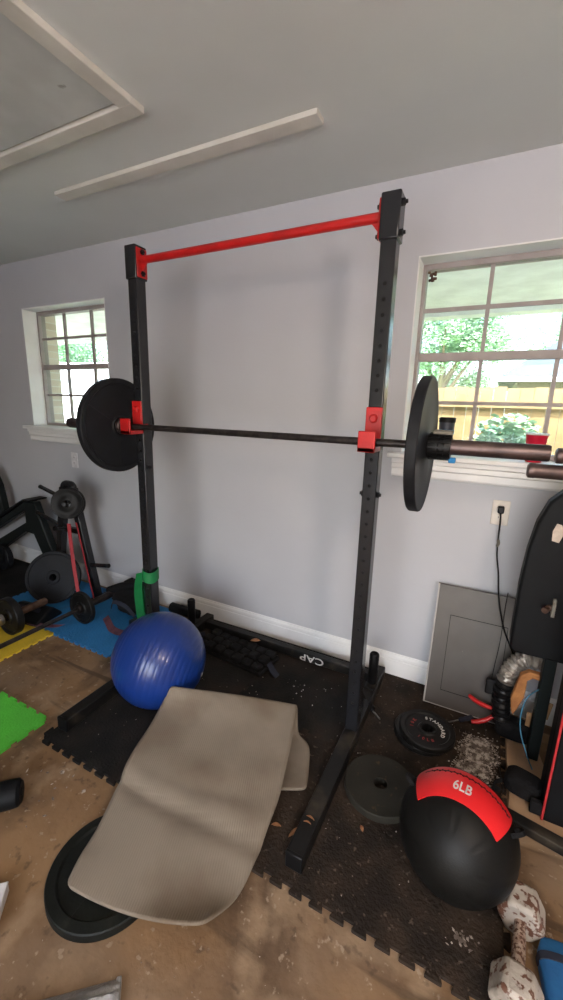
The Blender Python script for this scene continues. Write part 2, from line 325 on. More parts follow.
bm = B(); box(bm, (-2.065, 1.517, CZ-.018), (-.672, 1.583, CZ)); struct('trim_2', bm, 'trim_old', bevel=.002)

# windows
def window(i, x0, x1):
    y = W+.13; z0, z1 = WZ; n = 'window_%d' % i
    r = bpy.data.objects.new(n, None); COL.objects.link(r); r['kind'] = 'structure'
    f = B(); fw_ = .022
    box(f, (x0, y-.02, z0), (x0+fw_, y+.04, z1)); box(f, (x1-fw_, y-.02, z0), (x1, y+.04, z1))
    box(f, (x0+fw_, y-.02, z1-.03), (x1-fw_, y+.04, z1)); box(f, (x0+fw_, y-.02, z0), (x1-fw_, y+.04, z0+.022))
    obj('window_frame', f, 'frame', r, bevel=.002)
    mid = 1.70
    obj('meeting_rail', box(B(), (x0+fw_, y-.014, mid-.019), (x1-fw_, y+.02, mid+.019)), 'frame', r, bevel=.002)
    px = (x1-x0)/3
    for k in (1, 2):
        for a, b in ((z0+.02, mid-.019), (mid+.019, z1-.03)):
            obj('muntin', box(B(), (x0+px*k-.0085, y-.004, a), (x0+px*k+.0085, y+.014, b)), 'frame', r)
    for zz in (1.485, 1.915):
        obj('muntin', box(B(), (x0+fw_, y-.003, zz-.0085), (x1-fw_, y+.013, zz+.0085)), 'frame', r)
    obj('pane', box(B(), (x0+fw_, y+.004, z0+.02), (x1-fw_, y+.007, z1-.03)), 'glass', r, smooth=False)
    # white painted jambs
    j = B(); box(j, (x0, W-.001, z0), (x0+.006, y-.02, z1)); box(j, (x1-.006, W-.001, z0), (x1, y-.02, z1)); box(j, (x0, W-.001, z1-.006), (x1, y-.02, z1))
    obj('jamb', j, 'trim', r)
    s = B(); box(s, (x0-.055, W-.062, z0-.024), (x1+.055, W, z0)); box(s, (x0+.001, W, z0-.024), (x1-.001, y-.02, z0+.001))
    st = obj('window_sill', s, 'trim', r, bevel=.005)
    a = B()
    pr = [(W, z0-.024), (W-.035, z0-.024), (W-.035, z0-.045), (W-.024, z0-.052), (W-.026, z0-.072), (W-.016, z0-.080), (W-.016, z0-.108), (W-.010, z0-.118), (W, z0-.118)]
    prism(a, pr, x0-.035, x1+.035, Matrix(((0, 0, 1, 0), (1, 0, 0, 0), (0, 1, 0, 0), (0, 0, 0, 1))))
    obj('apron', a, 'trim', r, smooth=False)
window(1, *WX[0]); window(2, *WX[1])

# ------------------------------------------------------------------ outside
GZ = -.12
g = box(B(), (-60, W+.28, GZ-.1), (40, 60, GZ)); o = struct('ground', g, 'grass', smooth=False)
g = box(B(), (-30, -30, GZ-.1), (30, YB-.2, GZ)); o = struct('ground', g, 'asphalt', smooth=False)
g = box(B(), (-9, W+.28, GZ), (6, 4.9, GZ+.05)); struct('ground', g, 'asphalt', smooth=False)
# porch roof
t = thing('porch_roof', 'cream soffit of the covered porch outside the windows', 'porch roof', (0, 3.4, 2.42))
obj('soffit', box(B(), (-9, W+.28-3.4, 0), (6, 4.75-3.4, .12)), 'soffit', t)
obj('beam', box(B(), (-9, 4.6-3.4, -.06), (6, 4.78-3.4, .02)), 'soffit', t)
# fence: boards, rails
t = thing('wooden_fence', 'yellow cedar board fence behind the yard', 'fence', (0, 5.9, GZ))
bd = B()
for k in range(95):
    x = -7.2+k*.146; h = 1.865+random.uniform(-.012, .012)
    box(bd, (x, random.uniform(-.003, .003), 0.02), (x+.140, .018, h))
obj('boards', bd, 'fence', t, smooth=False)
rl = B()
for z in (.35, 1.0, 1.62): box(rl, (-7.2, -.04, z), (6.7, -.002, z+.09))
obj('rails', rl, 'fence', t, smooth=False)
for k in range(6): obj('post', box(B(), (-6+2.4*k, -.13, 0), (-5.91+2.4*k, -.041, 1.83)), 'fence', t)
# neighbour's house
t = thing('neighbour_house', 'neighbour house with grey hip roof beyond the fence', 'house', (5.5, 15, GZ))
obj('walls', box(B(), (-5, 0, 0), (6, 8, 2.62)), 'house', t, smooth=False)
rf = B(); v = [rf.verts.new(p) for p in ((-5.6, -.6, 2.58), (6.6, -.6, 2.58), (6.6, 8.6, 2.58), (-5.6, 8.6, 2.58), (-2.6, 4, 5.0), (3, 4, 5.0))]
for f in ((0, 1, 5, 4), (1, 2, 5), (2, 3, 4, 5), (3, 0, 4), (3, 2, 1, 0)): rf.faces.new([v[i] for i in f])
obj('roof', rf, 'roof', t, smooth=False)
obj('fascia', box(B(), (-5.62, -.64, 2.47), (6.6, -.6, 2.60)), 'white_out', t)
obj('window', box(B(), (0, -.03, 1.0), (1.2, 0, 2.0)), 'bluegrey', t)
# trees
def tree(loc, cr, h, label, n=30000, ls=.05):
    t = thing('leafy_tree', label, 'tree', loc, group='trees beyond the fence')
    tk = B(); tube(tk, [(0, 0, 0), (.05, 0, h*.35), (-.05, .05, h*.7)], [.16, .12, .07], 10)
    for k in range(7):
        a = k*2.4; tube(tk, [(0, 0, h*.35+.1*k), (math.cos(a)*cr*.35, math.sin(a)*cr*.35, h*.55+.05*k), (math.cos(a)*cr*.7, math.sin(a)*cr*.7, h*.72)], [.06, .04, .015], 7)
    obj('trunk', tk, 'bark', t)
    rng = random.Random(int(abs(loc[0])*100)); cl = []
    for k in range(26):
        a = rng.uniform(0, 6.28); rr = cr*math.sqrt(rng.random())*.8; cl.append((Vector((rr*math.cos(a), rr*math.sin(a), h*.68+rng.uniform(-.36, .32)*h*.7)), cr*rng.uniform(.22, .42)))
    lf = B()
    for k in range(n):
        c, r = cl[rng.randrange(26)]; d = Vector((rng.gauss(0, 1), rng.gauss(0, 1), rng.gauss(0, 1))).normalized()*r*rng.random()**.4; p = c+d
        u = Vector((rng.gauss(0, 1), rng.gauss(0, 1), rng.gauss(0, 1))).normalized(); u2, v2 = frame_from(u); s = ls*rng.uniform(.6, 1.2)
        lf.faces.new([lf.verts.new(p+q) for q in (u2*s, v2*s*.5, -u2*s, -v2*s*.5)])
    o = obj('foliage', lf, 'leaves', t, smooth=False)
tree((-1.45, 12.5, GZ), 1.7, 5.0, 'pale green leafy tree just beyond the fence, left of the neighbour house')
tree((2.6, 27, GZ), 3.4, 8.2, 'loose leafy tree rising behind the neighbour house, seen through the right window')
tree((-15.5, 12.8, GZ), 2.4, 4.6, 'yellow green tree seen through the left window')
tree((-10.8, 11.6, GZ), 1.5, 4.0, 'smaller leafy tree seen through the left window behind the white trailer', 15000)
# low shrub before fence
t = thing('garden_shrub', 'small blue green shrub at the foot of the fence', 'shrub', (.15, 5.4, GZ)); lf = B(); rng = random.Random(3)
for k in range(1500):
    d = Vector((rng.gauss(0, 1), rng.gauss(0, 1), rng.gauss(0, 1))).normalized()*.42*rng.random()**.4; p = d+Vector((0, 0, .95)); p.z *= 1.15
    u2, v2 = frame_from(Vector((rng.gauss(0, 1), rng.gauss(0, 1), rng.gauss(0, 1)))); s = .05
    lf.faces.new([lf.verts.new(p+q) for q in (u2*s, v2*s*.5, -u2*s, -v2*s*.5)])
obj('foliage', lf, 'leaves', t, smooth=False); obj('stem', tube(B(), [(0, 0, 0), (.02, 0, .9)], [.03, .015], 8), 'bark', t)
# white trailer seen through left window
t = thing('white_trailer', 'white box trailer parked outside the left window', 'trailer', (-9.4, 7.6, GZ), (0, 0, .12))
obj('body', box(B(), (-2.4, -.9, .45), (2.6, .9, 2.35)), 'white_out', t, bevel=.06)
obj('stripe', box(B(), (-2.35, -.912, 1.98), (2.55, -.89, 2.06)), 'bluegrey', t)
obj('roof', box(B(), (-2.45, -.95, 2.35), (2.65, .95, 2.43)), 'white_out', t, bevel=.03)
for s in (-.5, .4): obj('wheel', lathe(B(), [(.05, -.1), (.3, -.1), (.33, -.05), (.33, .05), (.3, .1), (.05, .1)], 28, mtx=align((0, 1, 0), (s, -.8, .33))), 'plastic', t)

# ------------------------------------------------------------------ interlocking foam tiles
def tooth_edge(p0, p1, sgn, n, d=.018, start=True):
    """points of a dovetailed edge from p0 to p1; teeth stand out on the left side when sgn=+1"""
    p0 = Vector(p0); p1 = Vector(p1); u = (p1-p0)/n; L = u.length; e = u/L; nn = Vector((-e.y, e.x))*sgn*d; out = []
    for k in range(n):
        a = p0+u*k; fl_ = L*.10
        s1 = a+u*.27; s2 = a+u*.73
        out += [a, s1, s1-e*fl_*.7+nn*.55, s1-e*fl_+nn*.9, s1-e*fl_*.6+nn, s2+e*fl_*.6+nn, s2+e*fl_+nn*.9, s2+e*fl_*.7+nn*.55, s2]
    return out
def puzzle_tile(x0, y0, size, matn, label, group, th=.012, n=9, rot=0.0, z=0.0, d=.018, side=None, name='foam_tile'):
    """side: signs for bottom,right,top,left ( +1 teeth out, -1 sockets, 0 straight )"""
    s = size; side = side or (1, 1, -1, -1); c = [(0, 0), (s, 0), (s, s), (0, s)]; poly = []
    for i in range(4):
        a, b = Vector(c[i]), Vector(c[(i+1) % 4])
        if side[i] == 0: poly += [a]
        elif i in (0, 1): poly += tooth_edge(a, b, -1*side[i], n, d)
        else: # built backwards so that it meets its neighbour's edge exactly
            q = tooth_edge(b, a, (1)*side[i]*1, n, d); q = [b]+q[1:]; q = list(reversed(q))[0:]; poly += [a]+q[:-1]
    k = .9985; cx = s/2
    poly = [((p[0]-cx)*k, (p[1]-cx)*k) for p in poly]
    bm = B(); prism(bm, poly, 0, th)
    o = obj(name, bm, matn, None, smooth=False); ca, sa = math.cos(rot), math.sin(rot)
    o.location = (x0+cx*ca-cx*sa, y0+cx*sa+cx*ca, z); o.rotation_euler = (0, 0, rot)
    return tag(o, label, 'floor mat', group)
gB = 'black interlocking foam tiles under the rack'
TS = .595
cols = ['left', 'middle', 'right']
names = {(0, 0): ('tile_black', 'black puzzle foam tile at the front left under the left rack foot'),
         (1, 0): ('tile_dusty', 'black puzzle foam tile under the taupe mat, its toothed front edge bare'),
         (2, 0): ('tile_dusty', 'dusty black puzzle foam tile in front of the medicine ball'),
         (0, 1): ('tile_black', 'black puzzle foam tile behind the blue ball at the wall'),
         (1, 1): ('tile_black', 'black puzzle foam tile along the wall under the rear crossbar'),
         (2, 1): ('tile_dusty', 'brown dusty puzzle foam tile under the small lettered plates')}
for (i, j), (mn, lb) in names.items():
    puzzle_tile(-1.578+i*TS, .882+j*TS, TS, mn, lb, gB, side=(1 if j == 0 else 1, 1, -1 if j == 0 else 0, -1 if i else 1))
gC = 'coloured foam floor tiles'
puzzle_tile(-2.412, 1.432, .6, 'tile_blue', 'blue foam tile on the floor between yellow tile and blue ball', gC, th=.01, n=12, d=.012, side=(1, 1, 0, -1))
puzzle_tile(-3.012, 1.432, .6, 'tile_blue', 'blue foam tile under the leaning black plates', gC, th=.01, n=12, d=.012, side=(-1, 1, 0, 1))
puzzle_tile(-2.915, .832, .6, 'tile_yellow', 'yellow foam tile under the floor barbell', gC, th=.01, n=12, d=.012, side=(1, 1, 0, 1))
puzzle_tile(-2.268, .352, .6, 'tile_green', 'bright green foam tile at the left edge of the floor', gC, th=.012, n=8, d=.012, side=(1, 1, 1, 1))

# ------------------------------------------------------------------ the rack
MT = .0125   # top of the black foam tiles
rack = thing('squat_rack', 'tall black steel squat rack with red pull up bar standing on black foam tiles', 'squat rack', (0, 0, MT))
RXc = {-1: -1.557, 1: -.388}; UW = .054
zt = 2.125
for s in (-1, 1):
    xc = RXc[s]; inn = -s
    # upright with punched holes shown as sunk discs
    up = obj('upright', box(B(), (xc-UW/2, 1.50, .06), (xc+UW/2, 1.56, zt-.004)), 'black_paint', rack, bevel=.005)
    obj('top_sleeve', box(B(), (xc-UW/2-.006, 1.494, zt-.142), (xc+UW/2+.006, 1.566, zt)), 'black_paint', up, bevel=.005)
    z = .20
    while z < 1.90:
        if not (1.30 < z < 1.46 ): obj('adjustment_hole', lathe(B(), [(.0065, 0), (.0065, .0012)], 14, mtx=align((0, -1, 0), (xc, 1.5002, z))), 'black_hole', up, smooth=False)
        z += .05
    # floor foot
    fx = xc+(.02 if s < 0 else 0); fy = .95 if s < 0 else .93
    ft = obj('foot', box(B(), (fx-.029, fy, 0), (fx+.029, 2.03, .06)), 'foot_paint', rack, bevel=.004)
    obj('end_cap', box(B(), (fx-.0295, fy-.008, -.0005), (fx+.0295, fy+.005, .0605)), 'plastic', ft, bevel=.003)
    # gusset behind the upright
    g = B(); prism(g, [(1.56, .06), (1.56, .24), (1.575, .24), (1.72, .075), (1.72, .06)], -.004, .004, Matrix(((0, 0, 1, xc), (1, 0, 0, 0), (0, 1, 0, 0), (0, 0, 0, 1))))
    box(g, (xc-.027, 1.56, .060), (xc+.027, 1.72, .066))
    obj('gusset', g, 'black_paint', rack, smooth=False)
    # plate storage post
    ps = obj('storage_post', lathe(B(), [(.021, .06), (.024, .065), (.024, .225), (.020, .232), (.016, .232), (.016, .226), (.0, .226)], 28, mtx=Matrix.Translation((xc, 1.86, 0))), 'plastic', rack)
    obj('mounting_plate', box(B(), (xc-.027, 1.80, .06), (xc+.027, 1.92, .068)), 'foot_paint', rack, bevel=.002)
    # bolts
    for z in (zt-.028, zt-.118):
        b = B(); lathe(b, [(.011, 0), (.011, .008), (.006, .010), (.006, .016)], 6, mtx=align((-inn, 0, 0), (xc-inn*UW/2-inn*.006, 1.525, z)))
        obj('bolt', b, 'plastic', rack, smooth=False)
    for q in (-1, 1): obj('bolt', lathe(B(), [(.012, 0), (.012, .007), (.007, .009), (.007, .014)], 6, mtx=align((q, 0, 0), (xc+q*UW/2, 1.525, 1.115))), 'plastic', rack, smooth=False)
    # red bracket and J hook
    bx = xc+inn*(UW/2+.006)
    br = B(); box(br, (min(bx, bx+inn*.006), 1.499, zt-.135), (max(bx, bx+inn*.006), 1.561, zt-.012))
    brk = obj('bracket', br, 'red_paint', rack, bevel=.003)
    for z in (zt-.028, zt-.118): obj('bolt', lathe(B(), [(.012, 0), (.012, .007), (.007, .009), (.007, .013)], 6, mtx=align((inn, 0, 0), (bx+inn*.006, 1.53, z))), 'plastic', brk, smooth=False)
    gs = B(); a0 = bx+inn*.006
    prism(gs, [(a0, zt-.112), (a0, zt-.073), (a0+inn*.032, zt-.073)], -.003, .003, Matrix.Translation((0, 1.53, 0)) @ XZ); obj('weld_gusset', gs, 'red_paint', brk, smooth=False)
    hk = B(); hx = xc
    box(hk, (hx-.030, 1.488, 1.325-.012), (hx+.030, 1.498, 1.452-.012))
    box(hk, (hx-.031, 1.410, 1.296-.012), (hx+.031, 1.498, 1.314-.012))
    box(hk, (hx-.031, 1.410, 1.296-.012), (hx+.031, 1.420, 1.370-.012))
    hko = obj('j_hook', hk, 'red_paint', rack, bevel=.003)
    b = B(); lathe(b, [(.016, 0), (.016, .006), (.010, .012), (.0, .012)], 20, mtx=align((0, -1, 0), (hx, 1.488, 1.40)))
    obj('hook_pin', b, 'red_paint', hko)
    b = B(); box(b, (hx+inn*(UW/2+.001)-.002, 1.47, 1.30), (hx+inn*(UW/2+.001)+.002, 1.53, 1.33)); obj('hook_side_plate', b, 'red_paint', hko)
pb = B(); tube(pb, [(RXc[-1]+UW/2+.012, 1.53, zt-.060), (RXc[1]-UW/2-.012, 1.53, zt-.060)], .0165, 24); obj('pull_up_bar', pb, 'red_paint', rack)
cb = obj('rear_crossbar', box(B(), (RXc[-1]-.029+.058, 1.935, .004), (RXc[1]-.029, 1.975, .054)), 'foot_paint', rack, bevel=.004)
me = text_mesh('CAP', .058, .0005, bold=.0006)
b = B(); add_mesh(b, me, Matrix.Translation((-.755, 1.9345, .029)) @ Matrix.Rotation(math.pi, 4, 'Y') @ Matrix.Rotation(math.pi/2, 4, 'X') @ Matrix.Diagonal((1.35, 1, 1, 1)))
obj('crossbar_lettering', b, 'white_ink', cb, smooth=False)

# ------------------------------------------------------------------ barbell on the hooks
BX, BY, BZ = -.922, 1.449, 1.3305+MT-.012+.0005
bar = thing('barbell', 'long dark barbell racked across the two red hooks', 'barbell', (BX, BY, BZ))
obj('shaft', tube(B(), [(-.69, 0, 0), (.69, 0, 0)], .0140, 20), 'bar_steel', bar)
for s in (-1, 1):
    sl = B(); A = align((s, 0, 0))
    lathe(sl, [(.014, .679), (.038, .679), (.040, .682), (.040, .697), (.038, .700), (.0252, .700), (.0252, 1.077), (.023, 1.083), (.012, 1.083), (.012, 1.079), (0, 1.079)], 36, mtx=A)
    obj('sleeve', sl, 'sleeve_steel', bar)
# weight plates
def plate_prof(R, t, hole=.0255, rim=.02, hub=.05, rec=.008):
    h = t/2
    return [(hole, -h), (hub, -h), (hub+.006, -h+rec), (R-rim-.006, -h+rec), (R-rim, -h), (R-.003, -h), (R, -h+.004), (R, h-.004), (R-.003, h), (R-rim, h), (R-rim-.006, h-rec), (hub+.006, h-rec), (hub, h), (hole, h)]
def plate(name, R, t, m, label, loc, axis, group=None, rim=.02, hub=.05, rec=.006, ribs=0, hole=.0255, spin=0.0):
    q = Vector(axis).to_track_quat('Z', 'Y').to_euler() if abs(axis[2]) < .99 else (0, 0, 0)
    t_ = thing(name, label, 'weight plate', loc, q, group)
    b = B(); lathe(b, plate_prof(R, t, hole, rim, hub, rec), 72, closed=True); obj('disc', b, m, t_)
    if ribs:
        for k in range(ribs):
            mx = Matrix.Rotation(2*math.pi*k/ribs+spin, 4, 'Z')
            obj('rib', box(B(), (hub+.004, -.004, -(t/2-rec)-.0015), (R-rim-.004, .004, (t/2-rec)+.0015), mtx=mx), m, t_)
    return t_
gP = 'large plates on the racked barbell'
pl = plate('weight_plate', .225, .034, 'rubber', 'large black rubber plate on the left end of the racked barbell', (BX-.7175, BY, BZ), (1, 0, 0), gP, rim=.022, hub=.045, ribs=3, spin=.5)
pr_ = plate('weight_plate', .225, .034, 'rubber', 'large black rubber plate on the right end of the racked barbell, seen nearly edge on', (BX+.7175, BY, BZ), (1, 0, 0), gP, rim=.016, hub=.045, rec=.002)
# text-like raised ring on the left plate
cl = thing('barbell_collar', 'black spring lever collar clamped outside the right plate', 'collar', (BX+.780, BY, BZ))
b = B(); lathe(b, [(.0256, -.045), (.040, -.045), (.042, -.040), (.042, -.012), (.038, -.010), (.038, .006), (.042, .008), (.042, .024), (.040, .028), (.0256, .028)], 40, mtx=align((1, 0, 0)), closed=True); obj('ring', b, 'plastic', cl)
b = B()
for k in range(16):
    a = k*math.pi/8; box(b, (-.040, -.0025, .0405), (.024, .0025, .0450), mtx=Matrix.Rotation(a, 4, 'X'))
obj('grip_ridges', b, 'plastic', cl)
obj('lever', box(B(), (-.030, -.012, .044), (.030, .012, .054), mtx=Matrix.Rotation(.25, 4, 'X')), 'block', cl, bevel=.003)
obj('lock_tab', box(B(), (.024, -.008, -.052), (.046, .010, -.034)), 'tile_blue', cl, bevel=.003)

# ------------------------------------------------------------------ balls
t = thing('exercise_ball', 'shiny blue inflated exercise ball beside the left rack foot', 'exercise ball', (-1.302, 1.31, MT+.2215), (.5, .25, .3))
b = B(); R = .221; prof = []
n = 150
for k in range(n+1):
    a = -math.pi/2+math.pi*k/n; rr = R
    if abs(a) < 1.15:
        ph = math.degrees(a) % 7.0
        if ph < 1.4: rr = R-.0011
    prof.append((rr*math.cos(a) if 0 < k < n else 0.0, rr*math.sin(a)))
lathe(b, prof, 96, mtx=Matrix.Rotation(math.pi/2, 4, 'Y')); obj('shell', b, 'ball_blue', t, angle=60)
obj('valve_plug', lathe(B(), [(.010, 0), (.010, .003), (.006, .005), (0, .005)], 20, mtx=align((1, 0, 0), (R-.002, 0, 0))), 'white_plastic', t)

c = Vector((.058, 1.146, MT+.170)); R = .170
t = thing('medicine_ball', 'black six pound medicine ball with a red band', 'medicine ball', c)
axis = Vector((-.135, -.931, .339)).normalized()
upv = (Vector((0, 0, 1))-axis*axis.z).normalized(); rt = upv.cross(axis).normalized()   # right, up around axis
def sph(lat, lon, r):
    """lat = distance along axis (0..1), lon angle from 'up' towards +x"""
    q = math.sqrt(max(0, 1-lat*lat)); return (axis*lat+(upv*math.cos(lon)+rt*math.sin(lon))*q)*r
sgn = 1 if rt.x > 0 else -1
b = B(); prof = []
for k in range(65):
    a = -math.pi/2+math.pi*k/64; prof.append((R*math.cos(a) if 0 < k < 64 else 0, R*math.sin(a)))
mx = Matrix((rt, upv, axis)).transposed().to_4x4()
lathe(b, prof, 96, mtx=mx)
for v in b.verts:
    d = v.co.normalized(); dd = abs(d.dot(axis)); a = math.atan2(d.dot(upv), d.dot(rt)); sm = abs(math.sin(a*4))
    if sm < .06 and dd < .9: v.co = d*(R-.0018)
    if d.z < -.93: v.co.z = max(v.co.z, -.169)
obj('shell', b, 'leather', t)
def band_patch(l0, l1, a0, a1, r0, r1, nl=10, na=40):
    b = B(); G = []
    for rr in (r0, r1):
        G.append([[b.verts.new(sph(math.sin(math.asin(l0)+(math.asin(l1)-math.asin(l0))*i/nl), (a0+(a1-a0)*j/na)*sgn, rr)) for j in range(na+1)] for i in range(nl+1)])
    for s in (0, 1):
        for i in range(nl):
            for j in range(na): b.faces.new((G[s][i][j], G[s][i+1][j], G[s][i+1][j+1], G[s][i][j+1]))
    for i in range(nl):
        for j in (0, na): b.faces.new((G[0][i][j], G[0][i+1][j], G[1][i+1][j], G[1][i][j]))
    for j in range(na):
        for i in (0, nl): b.faces.new((G[0][i][j], G[0][i][j+1], G[1][i][j+1], G[1][i][j]))
    return b
bd = obj('red_band', band_patch(-.16, .60, -.93, .87, R-.001, R+.0022), 'red_leather', t); bd['label'] = 'red band around the top'
# lettering wrapped on the sphere
me = text_mesh('6LB', .042, .0, bold=.0007)
b = B(); b.from_mesh(me)
la0 = math.asin(.36); lo0 = -.02
res = bmesh.ops.subdivide_edges(b, edges=b.edges[:], cuts=1)
for v in b.verts:
    x, y = v.co.x*.80, v.co.y*1.15
    la = la0-y/R; lo = lo0+x/(R*math.cos(la0)); v.co = sph(math.sin(la), lo*sgn, R+.0030)
obj('lettering', b, 'white_ink', bd, smooth=False)
th = B(); pts = []
for k in range(29):
    lo = -.62+1.42*k/28; pts.append(sph(math.sin(.10 if k % 2 else .02), lo*sgn, R+.0032))
tube(th, pts, .0011, 5); tube(th, [sph(.06, (-.75+1.55*k/30)*sgn, R+.003) for k in range(31)], .0012, 5); obj('lacing', th, 'thread', bd)
for lo, nm in ((-1.02, 'l'), (.97, 'r')):
    p0 = sph(.25, lo*sgn, R-.002); p1 = sph(.05, lo*sgn, R-.002); out = (p0+p1).normalized()
    b = B(); mid = (p0+p1)/2; d = (p1-p0)/2
    pts = [mid+d*math.cos(a)+out*.034*math.sin(a) for a in [math.pi*k/12 for k in range(13)]]
    wv = d.cross(out).normalized()*.006
    ribbon(b, pts, wv, .003); obj('strap_loop', b, 'fabric', t)

# ------------------------------------------------------------------ plates on the floor
plate('weight_plate', .178, .032, 'rubber_green', 'round black green rubber plate lying half under the taupe mat', (-.900, .652, .016+.0005), (0, 0, 1), None, rim=.030, hub=.045, rec=.007, ribs=3, spin=.6)
plate('weight_plate', .137, .030, 'iron_dusty', 'flat dusty iron plate between rack foot and medicine ball', (-.213, 1.335, MT+.0155), (0, 0, 1), None, rim=.004, hub=.040, rec=.0005)
gS = 'small lettered plates stacked by the wall'
plate('weight_plate', .121, .027, 'iron', 'lower plate of the small stack by the wall', (-.113, 1.697, MT+.014), (0, 0, 1), gS, rim=.022, hub=.030)
tp = plate('weight_plate', .118, .027, 'iron', 'top plate of the small stack, with white and red raised lettering', (-.092, 1.688, MT+.014+.0275), (0, 0, 1), gS, rim=.022, hub=.036)
def arc_text(word, rad, a_mid, da, size, outward=True, sx=1.0):
    b = B(); n = len(word)
    for k, chh in enumerate(word):
        if chh == ' ': continue
        a = a_mid-(k-(n-1)/2)*da if outward else a_mid+(k-(n-1)/2)*da
        me = text_mesh(chh, size, .0006, bold=.0005)
        mt = Matrix.Rotation(a, 4, 'Z') @ Matrix.Translation((rad, 0, 0)) @ Matrix.Rotation(-math.pi/2 if outward else math.pi/2, 4, 'Z') @ Matrix.Diagonal((sx, 1, 1, 1))
        add_mesh(b, me, Matrix.Translation((0, 0, .0085)) @ mt)
    return b
obj('white_lettering', arc_text('STANDARD', .066, math.radians(45), math.radians(16), .022), 'white_ink', tp, smooth=False)
obj('red_lettering', arc_text('10LB', .066, math.radians(-88), math.radians(17), .020, outward=False), 'red_ink', tp, smooth=False)
obj('red_lettering', arc_text('10K', .066, math.radians(172), math.radians(18), .020), 'red_ink', tp, smooth=False)

# ------------------------------------------------------------------ taupe foam mat, folded over
def yoga():
    P = lambda *a: [Vector(q) for q in a]
    rows = [  # left edge, middle, right edge of the strip from its lower end to the fold and back under
        P((-.955, .545, .045), (-.735, .578, .052), (-.525, .645, .085)),
        P((-.985, .615, .048), (-.745, .655, .056), (-.496, .765, .035)),
        P((-1.008, .700, .056), (-.755, .765, .070), (-.497, .880, .045)),
        P((-1.056, .829, .080), (-.780, .900, .088), (-.514, 1.057, .078)),
        P((-1.085, .925, .118), (-.800, .990, .112), (-.535, 1.150, .098)),
        P((-1.105, 1.03, .142), (-.825, 1.09, .125), (-.560, 1.250, .120)),
        P((-1.135, 1.14, .160), (-.850, 1.20, .150), (-.590, 1.345, .140)),
        P((-1.113, 1.176, .232), (-.885, 1.295, .196), (-.615, 1.415, .162)),
        P((-1.098, 1.186, .205), (-.875, 1.315, .176), (-.612, 1.426, .145)),
        P((-1.062, 1.165, .125), (-.860, 1.315, .115), (-.605, 1.418, .090)),
        P((-1.040, 1.120, .055), (-.820, 1.300, .050), (-.590, 1.405, .040)),
        P((-1.020, 1.050, .026), (-.780, 1.240, .026), (-.530, 1.375, .026)),
        P((-.990, .965, .023), (-.740, 1.140, .023), (-.485, 1.270, .024)),
        P((-.965, .920, .023), (-.715, 1.055, .023), (-.455, 1.175, .040)),
    ]
    def cr(p, t):   # Catmull-Rom through list
        n = len(p)-1; i = min(int(t*n), n-1); f = t*n-i
        a, b_, c_, d = p[max(i-1, 0)], p[i], p[i+1], p[min(i+2, n)]
        return 0.5*((2*b_)+(-a+c_)*f+(2*a-5*b_+4*c_-d)*f*f+(-a+3*b_-3*c_+d)*f**3)
    NU, NV = 90, 36; cols_ = [[r[k] for r in rows] for k in range(3)]; b = B(); G = []
    for i in range(NU+1):
        t = i/NU; row = []
        L, C_, R_ = [cr(cc, t) for cc in cols_]
        for j in range(NV+1):
            s = j/NV
            p = L*(1-s)*(1-2*s)+C_*4*s*(1-s)+R_*s*(2*s-1)
            row.append(p)
        G.append(row)
    # rounded corners at both ends
    def rnd(i, j):
        u = i/NU*13*.115; v = j/NV*.58; r = .032; uu = min(u, 13*.115-u); vv = min(v, .58-v)
        return uu, vv, r
    V = [[b.verts.new(G[i][j]) for j in range(NV+1)] for i in range(NU+1)]
    for i in range(NU+1):
        for j in range(NV+1):
            uu, vv, r = rnd(i, j)
            if uu < r and vv < r and math.hypot(r-uu, r-vv) > r:
                # pull to the arc
                k = r/math.hypot(r-uu, r-vv); nu = r-(r-uu)*k; nv = r-(r-vv)*k
                ti = (nu if i < NU/2 else 13*.115-nu)/(13*.115); tj = (nv if j < NV/2 else .58-nv)/.58
                fi = ti*NU; fj = tj*NV; i0 = min(int(fi), NU-1); j0 = min(int(fj), NV-1); a, c_ = fi-i0, fj-j0
                V[i][j].co = (G[i0][j0]*(1-a)+G[i0+1][j0]*a)*(1-c_)+(G[i0][j0+1]*(1-a)+G[i0+1][j0+1]*a)*c_
    for i in range(NU):
        for j in range(NV): b.faces.new((V[i][j], V[i][j+1], V[i+1][j+1], V[i+1][j]))
    # gentle creases
    for i in range(NU+1):
        t = i/NU*13
        for j in range(NV+1):
            s = j/NV; z = 0
            z -= .011*math.exp(-((t-3.15+1.0*s)/.13)**2)-.006*math.exp(-((t-3.55+1.0*s)/.25)**2); z -= .008*math.exp(-((t-6.55)/.14)**2)*max(0, 1-s*2.2)
            z += .0015*math.sin(t*2.1+s*5); 
            if t < 8.5: V[i][j].co.z += z
    o = obj('foam_mat', b, ['yoga', 'panel_edge'], None, angle=180)
    sl = o.modifiers.new('thick', 'SOLIDIFY'); sl.thickness = .008; sl.offset = 0
    return o
yo = yoga(); tag(yo, 'taupe foam exercise mat folded over, draped on the rubber plate', 'exercise mat')
# fine ribbing of the foam
def yoga_ribs():
    m = M['yoga']; nt = m.node_tree; b = nt.nodes['Principled BSDF']; tc = nt.nodes.new('ShaderNodeTexCoord'); mp = nt.nodes.new('ShaderNodeMapping'); mp.inputs['Rotation'].default_value = (0, 0, -.35)
    wv = nt.nodes.new('ShaderNodeTexWave'); wv.inputs['Scale'].default_value = 40; wv.bands_direction = 'X'; bp = nt.nodes.new('ShaderNodeBump'); bp.inputs['Strength'].default_value = .25; bp.inputs['Distance'].default_value = .002
    lk(nt, tc.outputs['Object'], mp.inputs[0]); lk(nt, mp.outputs[0], wv.inputs[0]); lk(nt, wv.outputs['Fac'], bp.inputs['Height']); lk(nt, bp.outputs[0], b.inputs['Normal'])
yoga_ribs()

